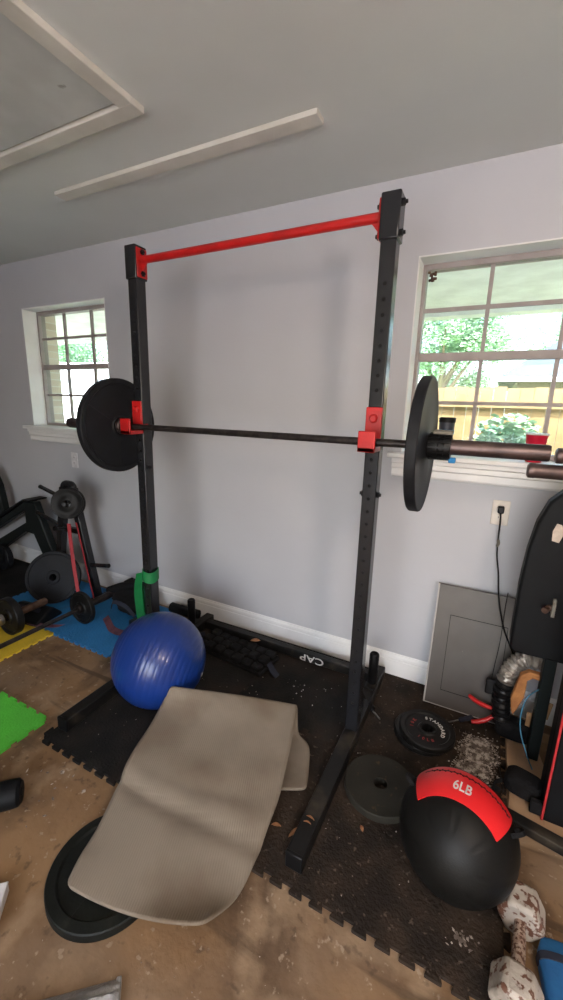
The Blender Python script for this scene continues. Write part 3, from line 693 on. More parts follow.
# ------------------------------------------------------------------ weighted vest behind the ball
t = thing('weighted_vest', 'lumpy black quilted weight vest lying against the rear crossbar', 'weight vest', (-1.17, 1.805, MT), (0, 0, -.10))
b = B(); box(b, (-.25, -.10, 0), (.23, .10, .022)); obj('vest_body', b, 'fabric', t, bevel=.008)
for i in range(7):
    for j in range(3):
        b = B(); x = -.222+i*.068; y = -.066+j*.065; dz = random.uniform(0, .012)
        box(b, (x-.029, y-.028, .018), (x+.029, y+.028, .042+dz), mtx=Matrix.Translation((x, y, 0)) @ Matrix.Rotation(random.uniform(-.12, .12), 4, 'Z') @ Matrix.Translation((-x, -y, 0)))
        obj('weight_pocket', b, 'fabric', t, bevel=.010)
b = B(); ribbon(b, [(-.25, -.05, .03), (-.30, -.08, .05), (-.33, -.04, .03), (-.28, .02, .02)], (0, .0, .02), .004); obj('strap', b, 'navy', t)
b = B(); ribbon(b, [(.22, .0, .03), (.27, -.04, .03), (.31, -.05, .012)], (0, .02, .0), .004); obj('strap', b, 'navy', t)

# ------------------------------------------------------------------ outlets, panel, cords
def outlet(loc, label, plug=False):
    t = thing('wall_outlet', label, 'outlet', loc)
    obj('cover_plate', box(B(), (-.036, -.006, -.058), (.036, 0, .058)), 'ivory' if plug else 'white_plastic', t, bevel=.003)
    for z in (-.021, .021):
        s = B(); lathe(s, [(.016, 0), (.016, .002), (0, .002)], 20, mtx=align((0, -1, 0), (0, -.006, z)))
        so = obj('socket', s, 'ivory' if plug else 'white_plastic', t)
        sl = B()
        for x in (-.006, .006): box(sl, (x-.001, -.0086, z-.004), (x+.001, -.0079, z+.005))
        obj('slot', sl, 'black_hole', so, smooth=False)
    return t
outlet((-2.855, W, .995), 'white wall outlet under the left window')
outlet((.079, W, .997), 'ivory wall outlet under the right window with a black plug', True)
t = thing('extension_lead', 'black power cord plugged into the outlet and hanging beside the grey panel', 'power cord', (.079, W-.008, 1.018))
obj('plug', box(B(), (-.013, -.030, -.018), (.013, -.0006, .014)), 'plastic', t, bevel=.005)
b = B(); pts = [(.0, -.024, -.012), (.004, -.030, -.06), (.006, -.028, -.14), (.012, -.026, -.22), (.028, -.030, -.30), (.046, -.062, -.42), (.082, -.095, -.54), (.128, -.115, -.63), (.150, -.120, -.68)]
def smooth_pts(p, n=8):
    p = [Vector(q) for q in p]; out = []
    for i in range(len(p)-1):
        a, b_, c_, d = p[max(i-1, 0)], p[i], p[i+1], p[min(i+2, len(p)-1)]
        for k in range(n):
            f = k/n; out.append(0.5*((2*b_)+(-a+c_)*f+(2*a-5*b_+4*c_-d)*f*f+(-a+3*b_-3*c_+d)*f**3))
    return out+[p[-1]]
tube(b, smooth_pts(pts), .0034, 8); obj('cord', b, 'plastic', t)
b = B(); tube(b, smooth_pts([(.006, -.028, -.14), (.010, -.032, -.155), (.006, -.026, -.172)]), .006, 8); obj('twist_tie', b, 'block', t)
# grey panel leaning at the wall
ang = math.atan2(.105, .60)
t = thing('metal_sheet', 'grey sheet metal access panel leaning against the wall under the outlet', 'panel', (.050, 1.942, MT+.004), (-ang, 0, 0))
obj('sheet', box(B(), (-.185, -.010, 0), (.185, .010, .605)), 'grey_panel', t, bevel=.002)
b = B(); box(b, (-.192, -.012, -.002), (-.185, .012, .607)); box(b, (-.185, -.012, -.0025), (.185, .012, 0)); obj('edge_strip', b, 'panel_edge', t)
b = B()
for q in (((-.12, .46), (.13, .463)), ((-.12, .08), (.13, .083))): box(b, (q[0][0], -.0108, q[0][1]), (q[1][0], -.0100, q[1][1]))
for x in (-.12, .128): box(b, (x, -.0108, .08), (x+.0022, -.0100, .463))
obj('seam', b, 'black_hole', t, smooth=False)
t = thing('power_adapter', 'black power adapter hanging by its thin wire in front of the grey panel', 'adapter', (.140, 1.922, .215), (-ang, 0, 0))
obj('brick', box(B(), (-.022, -.020, -.035), (.022, .004, .035)), 'plastic', t, bevel=.006)
b = B(); tube(b, smooth_pts([(0, -.005, .034), (.004, .0, .10), (.012, .0, .22), (.012, .0, .36), (.016, .015, .44)]), .0018, 6); obj('wire', b, 'plastic', t)

# ------------------------------------------------------------------ sill objects
t = thing('plastic_cup', 'red plastic party cup on the right window sill', 'cup', (.172, W-.012, 1.2412))
b = B(); lathe(b, [(0, 0), (.029, 0), (.031, .004), (.0415, .112), (.0445, .117), (.0445, .122), (.0405, .122), (.039, .112), (.029, .006), (0, .005)], 40); obj('wall', b, 'cup_red', t)
b = B(); lathe(b, [(.0446, .116), (.0462, .119), (.0446, .1225), (.041, .1232)], 40); obj('rim', b, 'white_plastic', t)
t = thing('travel_tumbler', 'black lidded travel tumbler on the right window sill', 'tumbler', (-.195, W+.012, 1.2412))
b = B(); lathe(b, [(0, 0), (.026, 0), (.028, .003), (.035, .15), (.035, .155), (0, .155)], 36); obj('body', b, 'tumbler', t)
b = B(); lathe(b, [(.036, .153), (.0375, .156), (.0375, .172), (.034, .176), (.028, .172), (0, .172)], 36); obj('lid', b, 'plastic', t)
b = B(); lathe(b, [(.0335, .10), (.0352, .10), (.0358, .12), (.034, .12)], 36, closed=True); obj('band', b, 'blue_wire', t)
b = B(); rr = random.Random(5)
for k in range(14):
    p = Vector((rr.uniform(0, .03), rr.uniform(-.02, .0), rr.uniform(-.04, 0))); box(b, p-Vector((.006, .004, .006)), p+Vector((.006, .004, .006)), mtx=None)
tag(obj('wasp_nest', b, 'rust_steel', loc=(WX[1][0]+.036, W+.104, WZ[1]-.044), bevel=.003), 'small dark nest stuck in the upper left corner of the right window', 'nest')

# ------------------------------------------------------------------ small things on the black tiles
b = B(); lathe(b, [(0, 0), (.004, .001), (.004, .060), (.002, .066), (0, .066)], 12, mtx=align((.62, -.55, .02), (0, 0, .005)))
t = thing('hitch_pin', 'small steel pin with black knob lying beside the right rack foot', 'pin', (-.350, 1.735, MT))
obj('pin_shaft', b, 'steel', t)
obj('knob', lathe(B(), [(0, 0), (.012, .002), (.015, .010), (.014, .020), (.006, .026), (0, .026)], 20, mtx=align((-.62, .55, .02), (0.006, -.005, .0155))), 'plastic', t)
def leaf(loc, rot, L, Wd, label, up=MT):
    b = B(); top = []; n = 8; A = []; C_ = []
    for k in range(n+1):
        s = k/n; wd = Wd*math.sin(math.pi*s)**.8*.5+.0004; z = .003+.004*math.sin(math.pi*s)
        A.append(b.verts.new((L*(s-.5), wd, z+.002))); C_.append(b.verts.new((L*(s-.5), 0, z-.001))); top.append(b.verts.new((L*(s-.5), -wd, z+.003)))
    for k in range(n): b.faces.new((A[k], A[k+1], C_[k+1], C_[k])); b.faces.new((C_[k], C_[k+1], top[k+1], top[k]))
    o = obj('dry_leaf', b, 'leaf_dry', loc=(loc[0], loc[1], up), rot=(0, 0, rot)); md = o.modifiers.new('t', 'SOLIDIFY'); md.thickness = .0008
    tag(o, label, 'leaf', 'dry leaves on the foam tiles')
leaf((-.500, 1.02), .3, .034, .014, 'dry brown leaf lying close to the right edge of the taupe mat')
leaf((-.432, 1.030), 1.1, .058, .017, 'longest dry leaf, beside the left side of the right rack foot')
leaf((-.388, 1.055), -.1, .030, .008, 'narrow dry leaf lying on top of the right rack foot', MT+.0605)
leaf((-.391, 1.035), .1, .026, .007, 'second narrow leaf on top of the right rack foot, nearer its end', MT+.0605)
leaf((-.232, 1.152), -1.0, .024, .012, 'small dry leaf on the tiles in front of the flat iron plate')
leaf((-1.10, 1.885), .5, .060, .035, 'brown leaf lying on the quilted vest by the wall', MT+.065)
# specks: paint flecks and shredded white dust are uncountable
def flakes(name, n, fn, m, label, smin, smax, cat='debris'):
    b = B(); rr = random.Random(n)
    for k in range(n):
        x, y, z = fn(rr); s = rr.uniform(smin, smax); a = rr.uniform(0, 3.14)
        u = Vector((math.cos(a), math.sin(a), rr.uniform(-.2, .2)))*s; v = Vector((-math.sin(a), math.cos(a), rr.uniform(-.2, .2)))*s*rr.uniform(.25, .9)
        p = Vector((x, y, z)); q = [p+u, p+v, p-u*.8, p-v]; up = Vector((0, 0, .0009))
        lo = [b.verts.new(c_) for c_ in q]; hi = [b.verts.new(c_+up) for c_ in q]
        b.faces.new(hi); b.faces.new(lo[::-1])
        for i in range(4): b.faces.new((lo[i], lo[(i+1) % 4], hi[(i+1) % 4], hi[i]))
    tag(obj(name, b, m, smooth=False), label, cat, kind='stuff')
def f1(rr):
    v = rr.uniform(-1, 1); u = rr.uniform(-1, 1)
    return .115+.012*v+u*(.055+.02*math.sin(v*7))+rr.gauss(0, .014), 1.675+v*.118+rr.gauss(0, .018), MT+.0015+abs(rr.gauss(0, .003))
def keep(fn, ok):
    def g(rr):
        while True:
            p = fn(rr)
            if ok(p): return p
    return g
f1 = keep(f1, lambda p: .0 < p[0] < .205 and math.hypot(p[0]+.1, p[1]-1.69) > .125 and p[1] < 1.86)
flakes('shredded_debris', 3000, f1, 'dust', 'pale shredded flakes scattered on the tile between small plates and plywood', .0015, .0065)
f2 = keep(lambda rr: (rr.uniform(-1.5, .18), rr.uniform(.92, 2.0), MT+.001), lambda p: not(-1.25 < p[0] < -.45 and p[1] < 1.5) and abs(p[0]+.388) > .04 and math.hypot(p[0]-.058, p[1]-1.146) > .12 and math.hypot(p[0]+.213, p[1]-1.335) > .15 and math.hypot(p[0]+.1, p[1]-1.69) > .14 and math.hypot(p[0]+1.3, p[1]-1.31) > .13)
flakes('paint_flecks', 130, f2, 'dust', 'tiny pale paint flecks scattered over the black foam tiles', .0015, .004)
f4 = lambda rr: (rr.gauss(-.66, .07), rr.gauss(1.70, .05), MT+.001)
flakes('paint_flecks', 12, f4, 'paper', 'white paint flecks on the black tile behind the taupe mat', .003, .007)
f3 = keep(lambda rr: (rr.gauss(-1.31, .07), rr.gauss(.76, .06), .001), lambda p: True)
flakes('paint_flecks', 16, f3, 'dust', 'pale chips on the concrete left of the rubber plate', .004, .014)
f5 = lambda rr: (rr.gauss(.105, .02), rr.gauss(.985, .012), MT+.002)
flakes('lint', 30, f5, 'dust', 'small whitish lint tuft in front of the medicine ball', .003, .009)
f6 = lambda rr: (rr.uniform(-1.1, .45), rr.uniform(.42, .86), .001)
flakes('paint_flecks', 60, f6, 'dust', 'tiny chips scattered on the bare concrete at the front', .001, .003)

# ------------------------------------------------------------------ left corner: plate tree and the things round it
FT = .0105
t = thing('weight_tree', 'small black A frame weight tree with angled pegs by the wall', 'weight tree', (0, 0, FT))
Y = 1.86
for a, b_ in (((-2.695, .825), (-2.87, .0)), ((-2.605, .825), (-2.425, .0))):
    d = Vector((b_[0]-a[0], 0, b_[1]-a[1])); L = d.length; m_ = Matrix.Translation((a[0], Y, a[1])) @ Vector((d.x, 0, d.z)).to_track_quat('Z', 'Y').to_matrix().to_4x4()
    obj('leg', box(B(), (-.026, -.026, 0), (.026, .026, L-.008), mtx=m_), 'black_paint', t, bevel=.004)
obj('top_cap', tube(B(), smooth_pts([(-2.695, Y, .80), (-2.695, Y, .835), (-2.675, Y, .852), (-2.622, Y, .852), (-2.602, Y, .835), (-2.602, Y, .80)], 5), .026, 12), 'black_paint', t)
obj('crossbar', box(B(), (-2.76, Y-.018, .495), (-2.55, Y+.018, .53)), 'black_paint', t, bevel=.004)
obj('base_bar', box(B(), (-2.90, Y-.13, .0), (-2.85, Y+.026, .04)), 'black_paint', t, bevel=.004)
obj('base_bar', box(B(), (-2.445, Y-.13, .0), (-2.395, Y+.16, .04)), 'black_paint', t, bevel=.004)
n1 = Vector((.55, -.8, .12)).normalized()
for p, q in (((-2.72, Y, .74), (-2.955, Y-.01, .80)), ((-2.78, Y, .525), (-3.03, Y-.01, .59)), ((-2.47, Y, .275), (-2.285, Y-.01, .31)), ((-2.60, Y-.02, .742), tuple(Vector((-2.56, Y-.04, .742))+n1*.15)), ((-2.70, Y-.02, .52), (-2.68, Y-.11, .545))):
    b = B(); tube(b, [p, q], .0145, 16); pg = obj('peg', b, 'black_paint', t)
    d = (Vector(q)-Vector(p)).normalized(); b = B(); lathe(b, [(.0155, 0), (.0155, .012), (.012, .016), (0, .016)], 16, mtx=align(d, Vector(q)-d*.004)); obj('peg_cap', b, 'plastic', pg)
pc = Vector((-2.56, Y-.04, .742+FT))
gT = 'small iron plates hung on the weight tree'
plate('weight_plate', .104, .024, 'iron', 'outer small iron plate hung on the upper peg of the weight tree', pc+n1*.100, n1, gT, rim=.012, hub=.042, rec=.004)
plate('weight_plate', .108, .024, 'iron', 'inner iron plate on the upper peg of the weight tree, behind the outer', pc+n1*.074, n1, gT, rim=.012, hub=.042, rec=.004)
# resistance bands hanging on the tree
def hang(pts, w_, m, name, label, cat='resistance band', th=.003, group=None):
    b = B(); ribbon(b, smooth_pts(pts, 6), w_, th); return tag(obj(name, b, m), label, cat, group)
hang([(-2.575, 1.785, .60), (-2.545, 1.765, .50), (-2.475, 1.725, .30), (-2.430, 1.705, .17), (-2.400, 1.695, .018)], (.010, .006, 0), 'red_band', 'resistance_band', 'thin red resistance band hanging between the legs of the weight tree', th=.006)
hang([(-2.555, 1.825, .60), (-2.535, 1.823, .54), (-2.47, 1.815, .28), (-2.405, 1.808, .045), (-2.398, 1.800, .018)], (.009, -.004, 0), 'red_band', 'resistance_band', 'red resistance band running down the right leg of the weight tree', th=.006)
plate('weight_plate', .186, .035, 'rubber', 'large black rubber plate leaning against the weight tree', (-2.685, 1.705, .200), (.52, -.74, .30), None, rim=.018, hub=.045, ribs=3)
# sloping black bench pad lying in front of it
t = thing('kneeling_pad', 'dark wedge shaped pad lying against the leaning plate', 'pad', (-2.60, 1.49, FT), (0, 0, .15))
b = B(); prism(b, [(-.10, 0), (.10, 0), (.10, .02), (.045, .075), (.015, .082), (-.10, .03)], -.15, .14, Matrix(((0, 0, 1, 0), (1, 0, 0, 0), (0, 1, 0, 0), (0, 0, 0, 1)))); obj('cushion', b, 'pad', t, bevel=.012)
b = B(); ribbon(b, [(-.12, -.02, .070), (-.02, -.02, .072), (.08, -.02, .070)], (0, .010, .010), .003); obj('strap', b, 'navy', t)
# barbell on the floor
t = thing('barbell', 'thin black barbell lying on the floor over the yellow tile', 'barbell', (-2.25, 0, .112+FT))
obj('shaft', tube(B(), [(0, .17, 0), (0, 1.56, 0)], .0135, 16), 'bar_steel', t)
for s, y0 in ((1, 1.56), (-1, .17)):
    b = B(); lathe(b, [(.0135, 0), (.030, 0), (.032, .003), (.032, .018), (.0245, .020), (.0245, .36), (.02, .365), (0, .365)], 28, mtx=align((0, s, 0), (0, y0, 0))); obj('sleeve', b, 'bar_steel', t)
plate('weight_plate', .109, .030, 'iron', 'small iron plate on the far end of the floor barbell', (-2.25, 1.600, .112+FT), (0, 1, 0), 'plates on the floor barbells', rim=.014, hub=.040, rec=.005)
plate('weight_plate', .109, .030, 'iron', 'small iron plate on the near end of the floor barbell, out of view', (-2.25, .130, .112+FT), (0, 1, 0), 'plates on the floor barbells', rim=.014, hub=.040, rec=.005)
t = thing('loaded_dumbbell', 'loaded dumbbell bar with brown handle lying on the yellow tile', 'dumbbell', (-2.525, 1.0, .120+FT))
obj('handle', tube(B(), [(0, -.06, 0), (0, .24, 0)], .014, 16), 'steel', t); b = B(); lathe(b, [(.014, 0), (.024, .002), (.024, .205), (.018, .21), (0, .21)], 24, mtx=align((0, 1, 0), (0, .325, 0))); obj('sleeve', b, 'rust_steel', t)
obj('collar', lathe(B(), [(.015, 0), (.034, 0), (.034, .018), (.015, .018)], 24, mtx=align((0, 1, 0), (0, .235, 0)), closed=True), 'steel', t)
for y, lb in ((1.300, 'thicker iron plate on the visible end of the brown handled dumbbell'), (.96, 'plate on the hidden end of the brown handled dumbbell')):
    plate('weight_plate', .118, .045, 'iron', lb, (-2.525, y, .120+FT), (0, 1, 0), 'plates on the floor barbells', rim=.014, hub=.045, rec=.008)
# maroon straps on the blue tile
b = B(); ribbon(b, smooth_pts([(-2.78, 1.60, FT+.006), (-2.70, 1.535, FT+.012), (-2.58, 1.43, FT+.018), (-2.45, 1.42, FT+.020), (-2.36, 1.47, FT+.012), (-2.33, 1.50, FT+.008)], 6), (.010, .018, .004), .003)
tag(obj('webbing_strap', b, 'maroon'), 'maroon webbing strap looped on the blue tile left of the barbell plate', 'strap')
b = B(); ribbon(b, smooth_pts([(-2.16, 1.70, FT+.02), (-2.10, 1.67, FT+.014), (-2.02, 1.63, FT+.010), (-1.93, 1.62, FT+.014), (-1.86, 1.65, FT+.012), (-1.80, 1.70, FT+.008)], 6), (.004, .020, .008), .003)
tag(obj('webbing_strap', b, 'maroon'), 'maroon webbing strap between the black bag and the blue ball', 'strap')
# black bag
t = thing('gym_bag', 'crumpled black gym bag slumped against the wall', 'bag', (-2.09, 1.895, FT), (0, 0, .05))
b = B(); bmesh.ops.create_icosphere(b, subdivisions=4, radius=1)
from mathutils import noise
for v in b.verts:
    d = v.co.copy(); k = 1+.28*noise.noise(d*1.7+Vector((3, 1, 2)))+.10*noise.noise(d*5)+.03*noise.noise(d*14)
    v.co = Vector((d.x*.165*k, d.y*.115*k, .078+max(-.078, d.z*.098*k)))
obj('bag_body', b, 'fabric', t, angle=180)
b = B(); tube(b, smooth_pts([(-.19, -.05, .13), (-.08, -.02, .175), (.0, .02, .168)], 6), [.028]*13, 14); obj('rolled_flap', b, 'fabric', t)
b = B(); box(b, (-.14, .02, .155), (.08, .10, .175), mtx=Matrix.Rotation(.12, 4, 'Y')); obj('top_flap', b, 'fabric', t, bevel=.006)
b = B(); ribbon(b, smooth_pts([(-.12, -.10, .04), (-.06, -.135, .11), (.04, -.13, .10), (.10, -.11, .03)], 6), (.0, .006, .012), .004); obj('carry_handle', b, 'navy', t)
# grey blocks
t = thing('grey_bracket_block', 'beige grey plastic block with cut-outs between black bag and left upright', 'block', (-1.905, 1.835, FT), (0, 0, -.35))
b = B(); poly = [(-.06, 0), (.06, 0), (.06, .085), (.035, .085), (.03, .05), (.005, .05), (0, .085), (-.06, .085)]; prism(b, poly, -.035, .035, XZ); obj('block_body', b, 'block', t, bevel=.004)
tag(obj('dark_box', box(B(), (-.065, -.045, 0), (.065, .045, .05)), 'bench_dark', loc=(-1.885, 1.735, FT), rot=(0, 0, -.3), bevel=.006), 'small dark grey box behind the blue ball, in front of the beige grey block', 'box')
b = B(); tube(b, [(-1.86, 2.010, .044), (-1.70, 2.012, .044), (-1.63, 2.014, .044)], .034, 16)
tag(obj('foam_roll', b, 'pad'), 'black foam roll at the baseboard left of the rack corner', 'foam roll')
# green band on the left upright
t = thing('resistance_band', 'green resistance band looped round the left upright above the blue ball', 'resistance band', (-1.557, 1.53, .0))
b = B(); pts = []
for k in range(24):
    a = 2*math.pi*k/24; pts.append((.040*math.cos(a)*1.02, .043*math.sin(a), .535+.006*math.sin(a*2)))
ribbon(b, pts, (0, 0, .030), .003, closed=True); obj('loop', b, 'green_band', t)
b = B(); ribbon(b, smooth_pts([(-.030, -.046, .555), (-.047, -.050, .46), (-.046, -.048, .36), (-.036, -.046, .24), (-.02, -.05, .13)], 6), (.008, .020, 0), .0025); obj('tail', b, 'green_band', t)
b = B(); ribbon(b, smooth_pts([(-.045, .02, .52), (-.056, .01, .44), (-.052, -.01, .34), (-.05, -.02, .20), (-.045, -.02, .10)], 6), (.004, .016, 0), .0025); obj('tail', b, 'green_band', t)
# bench at far left
t = thing('weight_bench', 'black steel weight bench frame at the far left wall', 'weight bench', (0, 0, .0105))
def xzbar(poly, y0, y1, m='bench_dark', bev=.006): return obj('frame_beam', prism(B(), poly, -y1, -y0, XZ), m, t, bevel=bev)
xzbar([(-3.95, .275), (-3.95, .215), (-3.282, .568), (-3.282, .628)], 1.90, 1.96)
xzbar([(-3.95, .10), (-3.95, .005), (-3.751, .119), (-3.300, .380), (-3.196, .372), (-3.268, .46), (-3.288, .456), (-3.72, .236)], 1.90, 1.96)
b = B(); prism(b, [(-3.285, .628), (-3.149, .646), (-3.096, .514), (-2.86, .008), (-2.985, .008), (-3.127, .247), (-3.196, .372), (-3.285, .45)], -1.96, -1.90, XZ); obj('leg', b, 'bench_dark', t, bevel=.008)
b = B(); prism(b, [(-3.96, .285), (-3.285, .632), (-3.20, .642), (-3.20, .652), (-3.29, .652), (-3.96, .315)], -2.05, -1.895, XZ); obj('seat_pad', b, 'pad', t, bevel=.008)
b = B(); lathe(b, [(.062, -.025), (.105, -.025), (.112, -.018), (.112, .018), (.105, .025), (.062, .025)], 40, mtx=align((0, 1, 0), (-3.60, 1.865, .114)), closed=True); obj('wheel', b, 'rubber', t)
for z in (0, .03): b = B(); tube(b, [(-3.72, 1.93, .315+z), (-3.29, 1.93, .535+z)], .004, 8); obj('guide_rod', b, 'steel', t)
b = B(); prism(b, [(-3.66, .46), (-3.60, .50), (-3.64, .72), (-3.72, .86), (-3.80, .84)], -1.97, -1.91, XZ); obj('upright_support', b, 'bench_dark', t, bevel=.008)
obj('stabiliser', box(B(), (-3.98, 1.88, 0), (-3.92, 2.05, .05)), 'bench_dark', t, bevel=.005)
o = obj('rubber_mat', box(B(), (-4.1, 1.32, 0), (-3.03, 2.05, .009)), 'tile_black', bevel=.002); tag(o, 'flat black rubber mat on the floor under the weight bench', 'floor mat')

# ------------------------------------------------------------------ right corner
# plywood scrap
b = B(); prism(b, [(.228, 1.90), (.345, 1.885), (.43, 1.45), (.228, 1.485), (.238, 1.60), (.229, 1.72)], 0, .013)
tag(obj('plywood_board', b, 'wood', bevel=.0015), 'scrap of pale plywood lying on the floor under the black pouches', 'board')
WB = .0135
def pouch(name, label, loc, dims, rot, loop=True):
    t = thing(name, label, 'pouch', loc, rot, 'black padded pouches on the plywood')
    b = B(); bmesh.ops.create_icosphere(b, subdivisions=4, radius=1)
    for v in b.verts:
        d = v.co.copy(); e = .55; q = Vector([math.copysign(abs(c_)**e, c_) for c_ in d]); k = 1+.05*noise.noise(d*3+Vector(loc))
        v.co = Vector((q.x*dims[0]*k*.8, q.y*dims[1]*k*.8, q.z*dims[2]*.75+dims[2]*.72))
    zmin = min(v.co.z for v in b.verts)
    for v in b.verts: v.co.z -= zmin
    obj('shell', b, 'fabric', t, angle=180)
    b = B(); pts = [(dims[0]*.83*math.cos(a)*(1 if True else 1), dims[1]*.83*math.sin(a), dims[2]*.72) for a in [2*math.pi*k/40 for k in range(40)]]
    if loop:
        b = B(); ribbon(b, smooth_pts([(-dims[0]*.75, -dims[1]*.3, dims[2]*.5), (-dims[0]*1.05, -dims[1]*.7, dims[2]*.4), (-dims[0]*1.1, -dims[1]*1.2, .02), (-dims[0]*.8, -dims[1]*1.1, .012)], 6), (0, .004, .008), .003); obj('strap', b, 'fabric', t)
    return t
pouch('padded_pouch', 'black padded pouch behind the bare plywood, below the foil covered duct', (.255, 1.885, MT), (.095, .050, .062), (0, 0, -.05), False)
pouch('padded_pouch', 'black padded pouch on the plywood right of the medicine ball', (.276, 1.592, WB), (.078, .060, .050), (0, 0, -.25))
# foil duct with orange insulation
t = thing('flexible_duct', 'crinkled foil duct bent over orange insulation beside the grey panel', 'duct', (0, 0, 0))
path = smooth_pts([(.200, 1.890, .075), (.192, 1.885, .14), (.186, 1.880, .21), (.190, 1.880, .28), (.204, 1.880, .345), (.230, 1.882, .395), (.270, 1.886, .415), (.350, 1.895, .405)], 16)
n = len(path); rad = [.033+.006*math.sin(i*1.15)+.002*math.sin(i*3.1) for i in range(n)]; cut = 50
b = B(); tube(b, path[cut-1:], rad[cut-1:], 22); obj('foil_sleeve', b, 'foil', t)
b = B(); tube(b, path[:cut], [r_*.98 for r_ in rad[:cut]], 22); obj('black_sleeve', b, 'plastic', t)
b = B(); poly = [(.222, .190), (.232, .172), (.246, .215), (.262, .270), (.262, .325), (.262, .350), (.280, .368), (.340, .362), (.340, .392), (.262, .395), (.235, .370), (.226, .32), (.214, .25)]
prism(b, poly, -1.844, -1.815, XZ); obj('insulation', b, 'orange', t, bevel=.004)
t = thing('cardboard_piece', 'small piece of brown cardboard right of the orange insulation', 'cardboard', (.318, 1.872, MT))
obj('flap', box(B(), (-.030, -.003, .155), (.030, .003, .235), mtx=Matrix.Rotation(.12, 4, 'Y')), 'card', t); obj('fold', box(B(), (-.028, -.003, .0), (.028, .003, .158), mtx=Matrix.Rotation(.0, 4, 'Y')), 'card', t)
b = B(); tube(b, smooth_pts([(.335, 1.80, .36), (.300, 1.79, .34), (.268, 1.79, .29), (.256, 1.78, .22), (.262, 1.76, .15), (.290, 1.73, .08), (.320, 1.72, .02)], 6), .0024, 8)
tag(obj('blue_wire', b, 'blue_wire'), 'thin blue wire curling down in front of the orange insulation', 'wire')
b = B(); tube(b, smooth_pts([(.135, 1.88, .06), (.150, 1.80, .02), (.19, 1.70, .018), (.205, 1.62, .019), (.212, 1.55, .018), (.190, 1.50, .014)], 6), .0012, 6)
tag(obj('thin_wire', b, 'plastic'), 'thin dark wire lying across the pale debris toward the ball', 'wire')
# pliers and screwdriver
t = thing('pliers', 'pliers with red handles lying at the foot of the grey panel', 'pliers', (0, 0, 0))
for pts in ([(.058, 1.882, .158), (.085, 1.885, .140), (.125, 1.89, .125), (.165, 1.893, .120)], [(.082, 1.862, .040), (.105, 1.868, .045), (.140, 1.878, .062), (.168, 1.888, .088)]):
    b = B(); sp = smooth_pts(pts, 6); n = len(sp); tube(b, sp, [.0075+.003*math.sin(math.pi*i/(n-1)) for i in range(n)], 14); obj('handle', b, 'red_paint', t)
b = B(); lathe(b, [(0, -.008), (.016, -.008), (.016, .008), (0, .008)], 20, mtx=align((.2, -1, 0), (.182, 1.893, .104))); tube(b, [(.185, 1.893, .104), (.225, 1.905, .085)], [.013, .005], 10); obj('jaw', b, 'bench_dark', t)
t = thing('screwdriver', 'screwdriver with dark blue handle and bright shaft beside the red pliers', 'screwdriver', (0, 0, 0))
obj('shaft', tube(B(), [(-.052, 1.800, MT+.004), (.030, 1.862, MT+.014)], .0028, 10), 'steel', t)
b = B(); d = Vector((.082, .062, .010)); lathe(b, [(.004, 0), (.010, .006), (.0115, .02), (.009, .03), (.012, .045), (.011, .07), (.004, .075), (0, .075)], 20, mtx=align(d, (.028, 1.860, MT+.013))); obj('handle', b, 'navy', t)
# bench pad standing upright
t = thing('bench_backrest', 'tall black padded bench back standing upright at the right edge', 'bench back', (0, 0, 0))
poly = [(.166, .545), (.185, .528), (.56, .528), (.575, .545), (.575, 1.10)]+[(.395+.18*math.cos(a), 1.07+.18*math.sin(a)*.9) for a in [math.pi*k/14 for k in range(1, 8)]]+[(.30, 1.215), (.255, 1.185), (.215, 1.14), (.188, 1.06), (.172, .95), (.164, .80)]
b = B(); prism(b, poly, -1.765, -1.70, XZ); obj('pad', b, 'pad', t, bevel=.010, segs=3)
b = B(); prism(b, [(.164, .56), (.178, .535), (.57, .535), (.57, 1.05), (.20, 1.05), (.168, .85)], -1.78, -1.7655, XZ); obj('backing_board', b, 'grey_weight', t, bevel=.002)
b = B(); box(b, (.302, 1.782, .0135), (.345, 1.83, 1.0)); obj('leg', b, 'bench_dark', t, bevel=.004)
b = B(); box(b, (.50, 1.782, .0), (.55, 1.83, 1.0)); obj('leg', b, 'bench_dark', t, bevel=.004)
b = B(); prism(b, [(.240, 1.00), (.262, .995), (.275, 1.035), (.262, 1.062), (.247, 1.065), (.238, 1.035)], -1.6995, -1.6985, XZ); obj('torn_label', b, 'drywall', t, smooth=False)
b = B(); lathe(b, [(.012, 0), (.012, .012), (.006, .016), (.006, .035), (.011, .038), (.011, .046), (0, .046)], 18, mtx=align((-.5, -1, 0), (.272, 1.700, .745))); obj('adjuster_knob', b, 'rust_steel', t)
b = B(); box(b, (.276, 1.680, .715), (.288, 1.6995, .785)); obj('bracket', b, 'block', t, bevel=.002)
# stand with two steel tubes
t = thing('bar_stand', 'steel stand whose two round tubes reach in from the right edge', 'stand', (0, 0, 0))
ZT = (1.259, 1.3135)
obj('tube', lathe(B(), [(.0, 0), (.018, 0), (.0245, .004), (.0255, .008), (.0255, .022), (.0245, .024), (.0245, .80), (0, .80)], 32, mtx=align((1, 0, 0), (.120, 1.60, ZT[0]))), 'sleeve_steel', t)
obj('tube', lathe(B(), [(.0, 0), (.018, 0), (.0245, .004), (.0255, .008), (.0255, .022), (.0245, .024), (.0245, .72), (0, .72)], 32, mtx=align((1, 0, 0), (.193, 1.605, ZT[1]))), 'sleeve_steel', t)
obj('post', box(B(), (.86, 1.575, 0), (.91, 1.63, 1.36)), 'black_paint', t, bevel=.004)
b = B(); m_ = Matrix.Translation((.20, 1.455, 0)) @ Matrix.Rotation(-.20, 4, 'Z'); box(b, (-.02, -.022, 0), (.75, .022, .035), mtx=m_); obj('base_tube', b, 'foot_paint', t, bevel=.004)
obj('base_arm', box(B(), (.86, 1.34, 0), (.91, 1.575, .04)), 'foot_paint', t, bevel=.004)
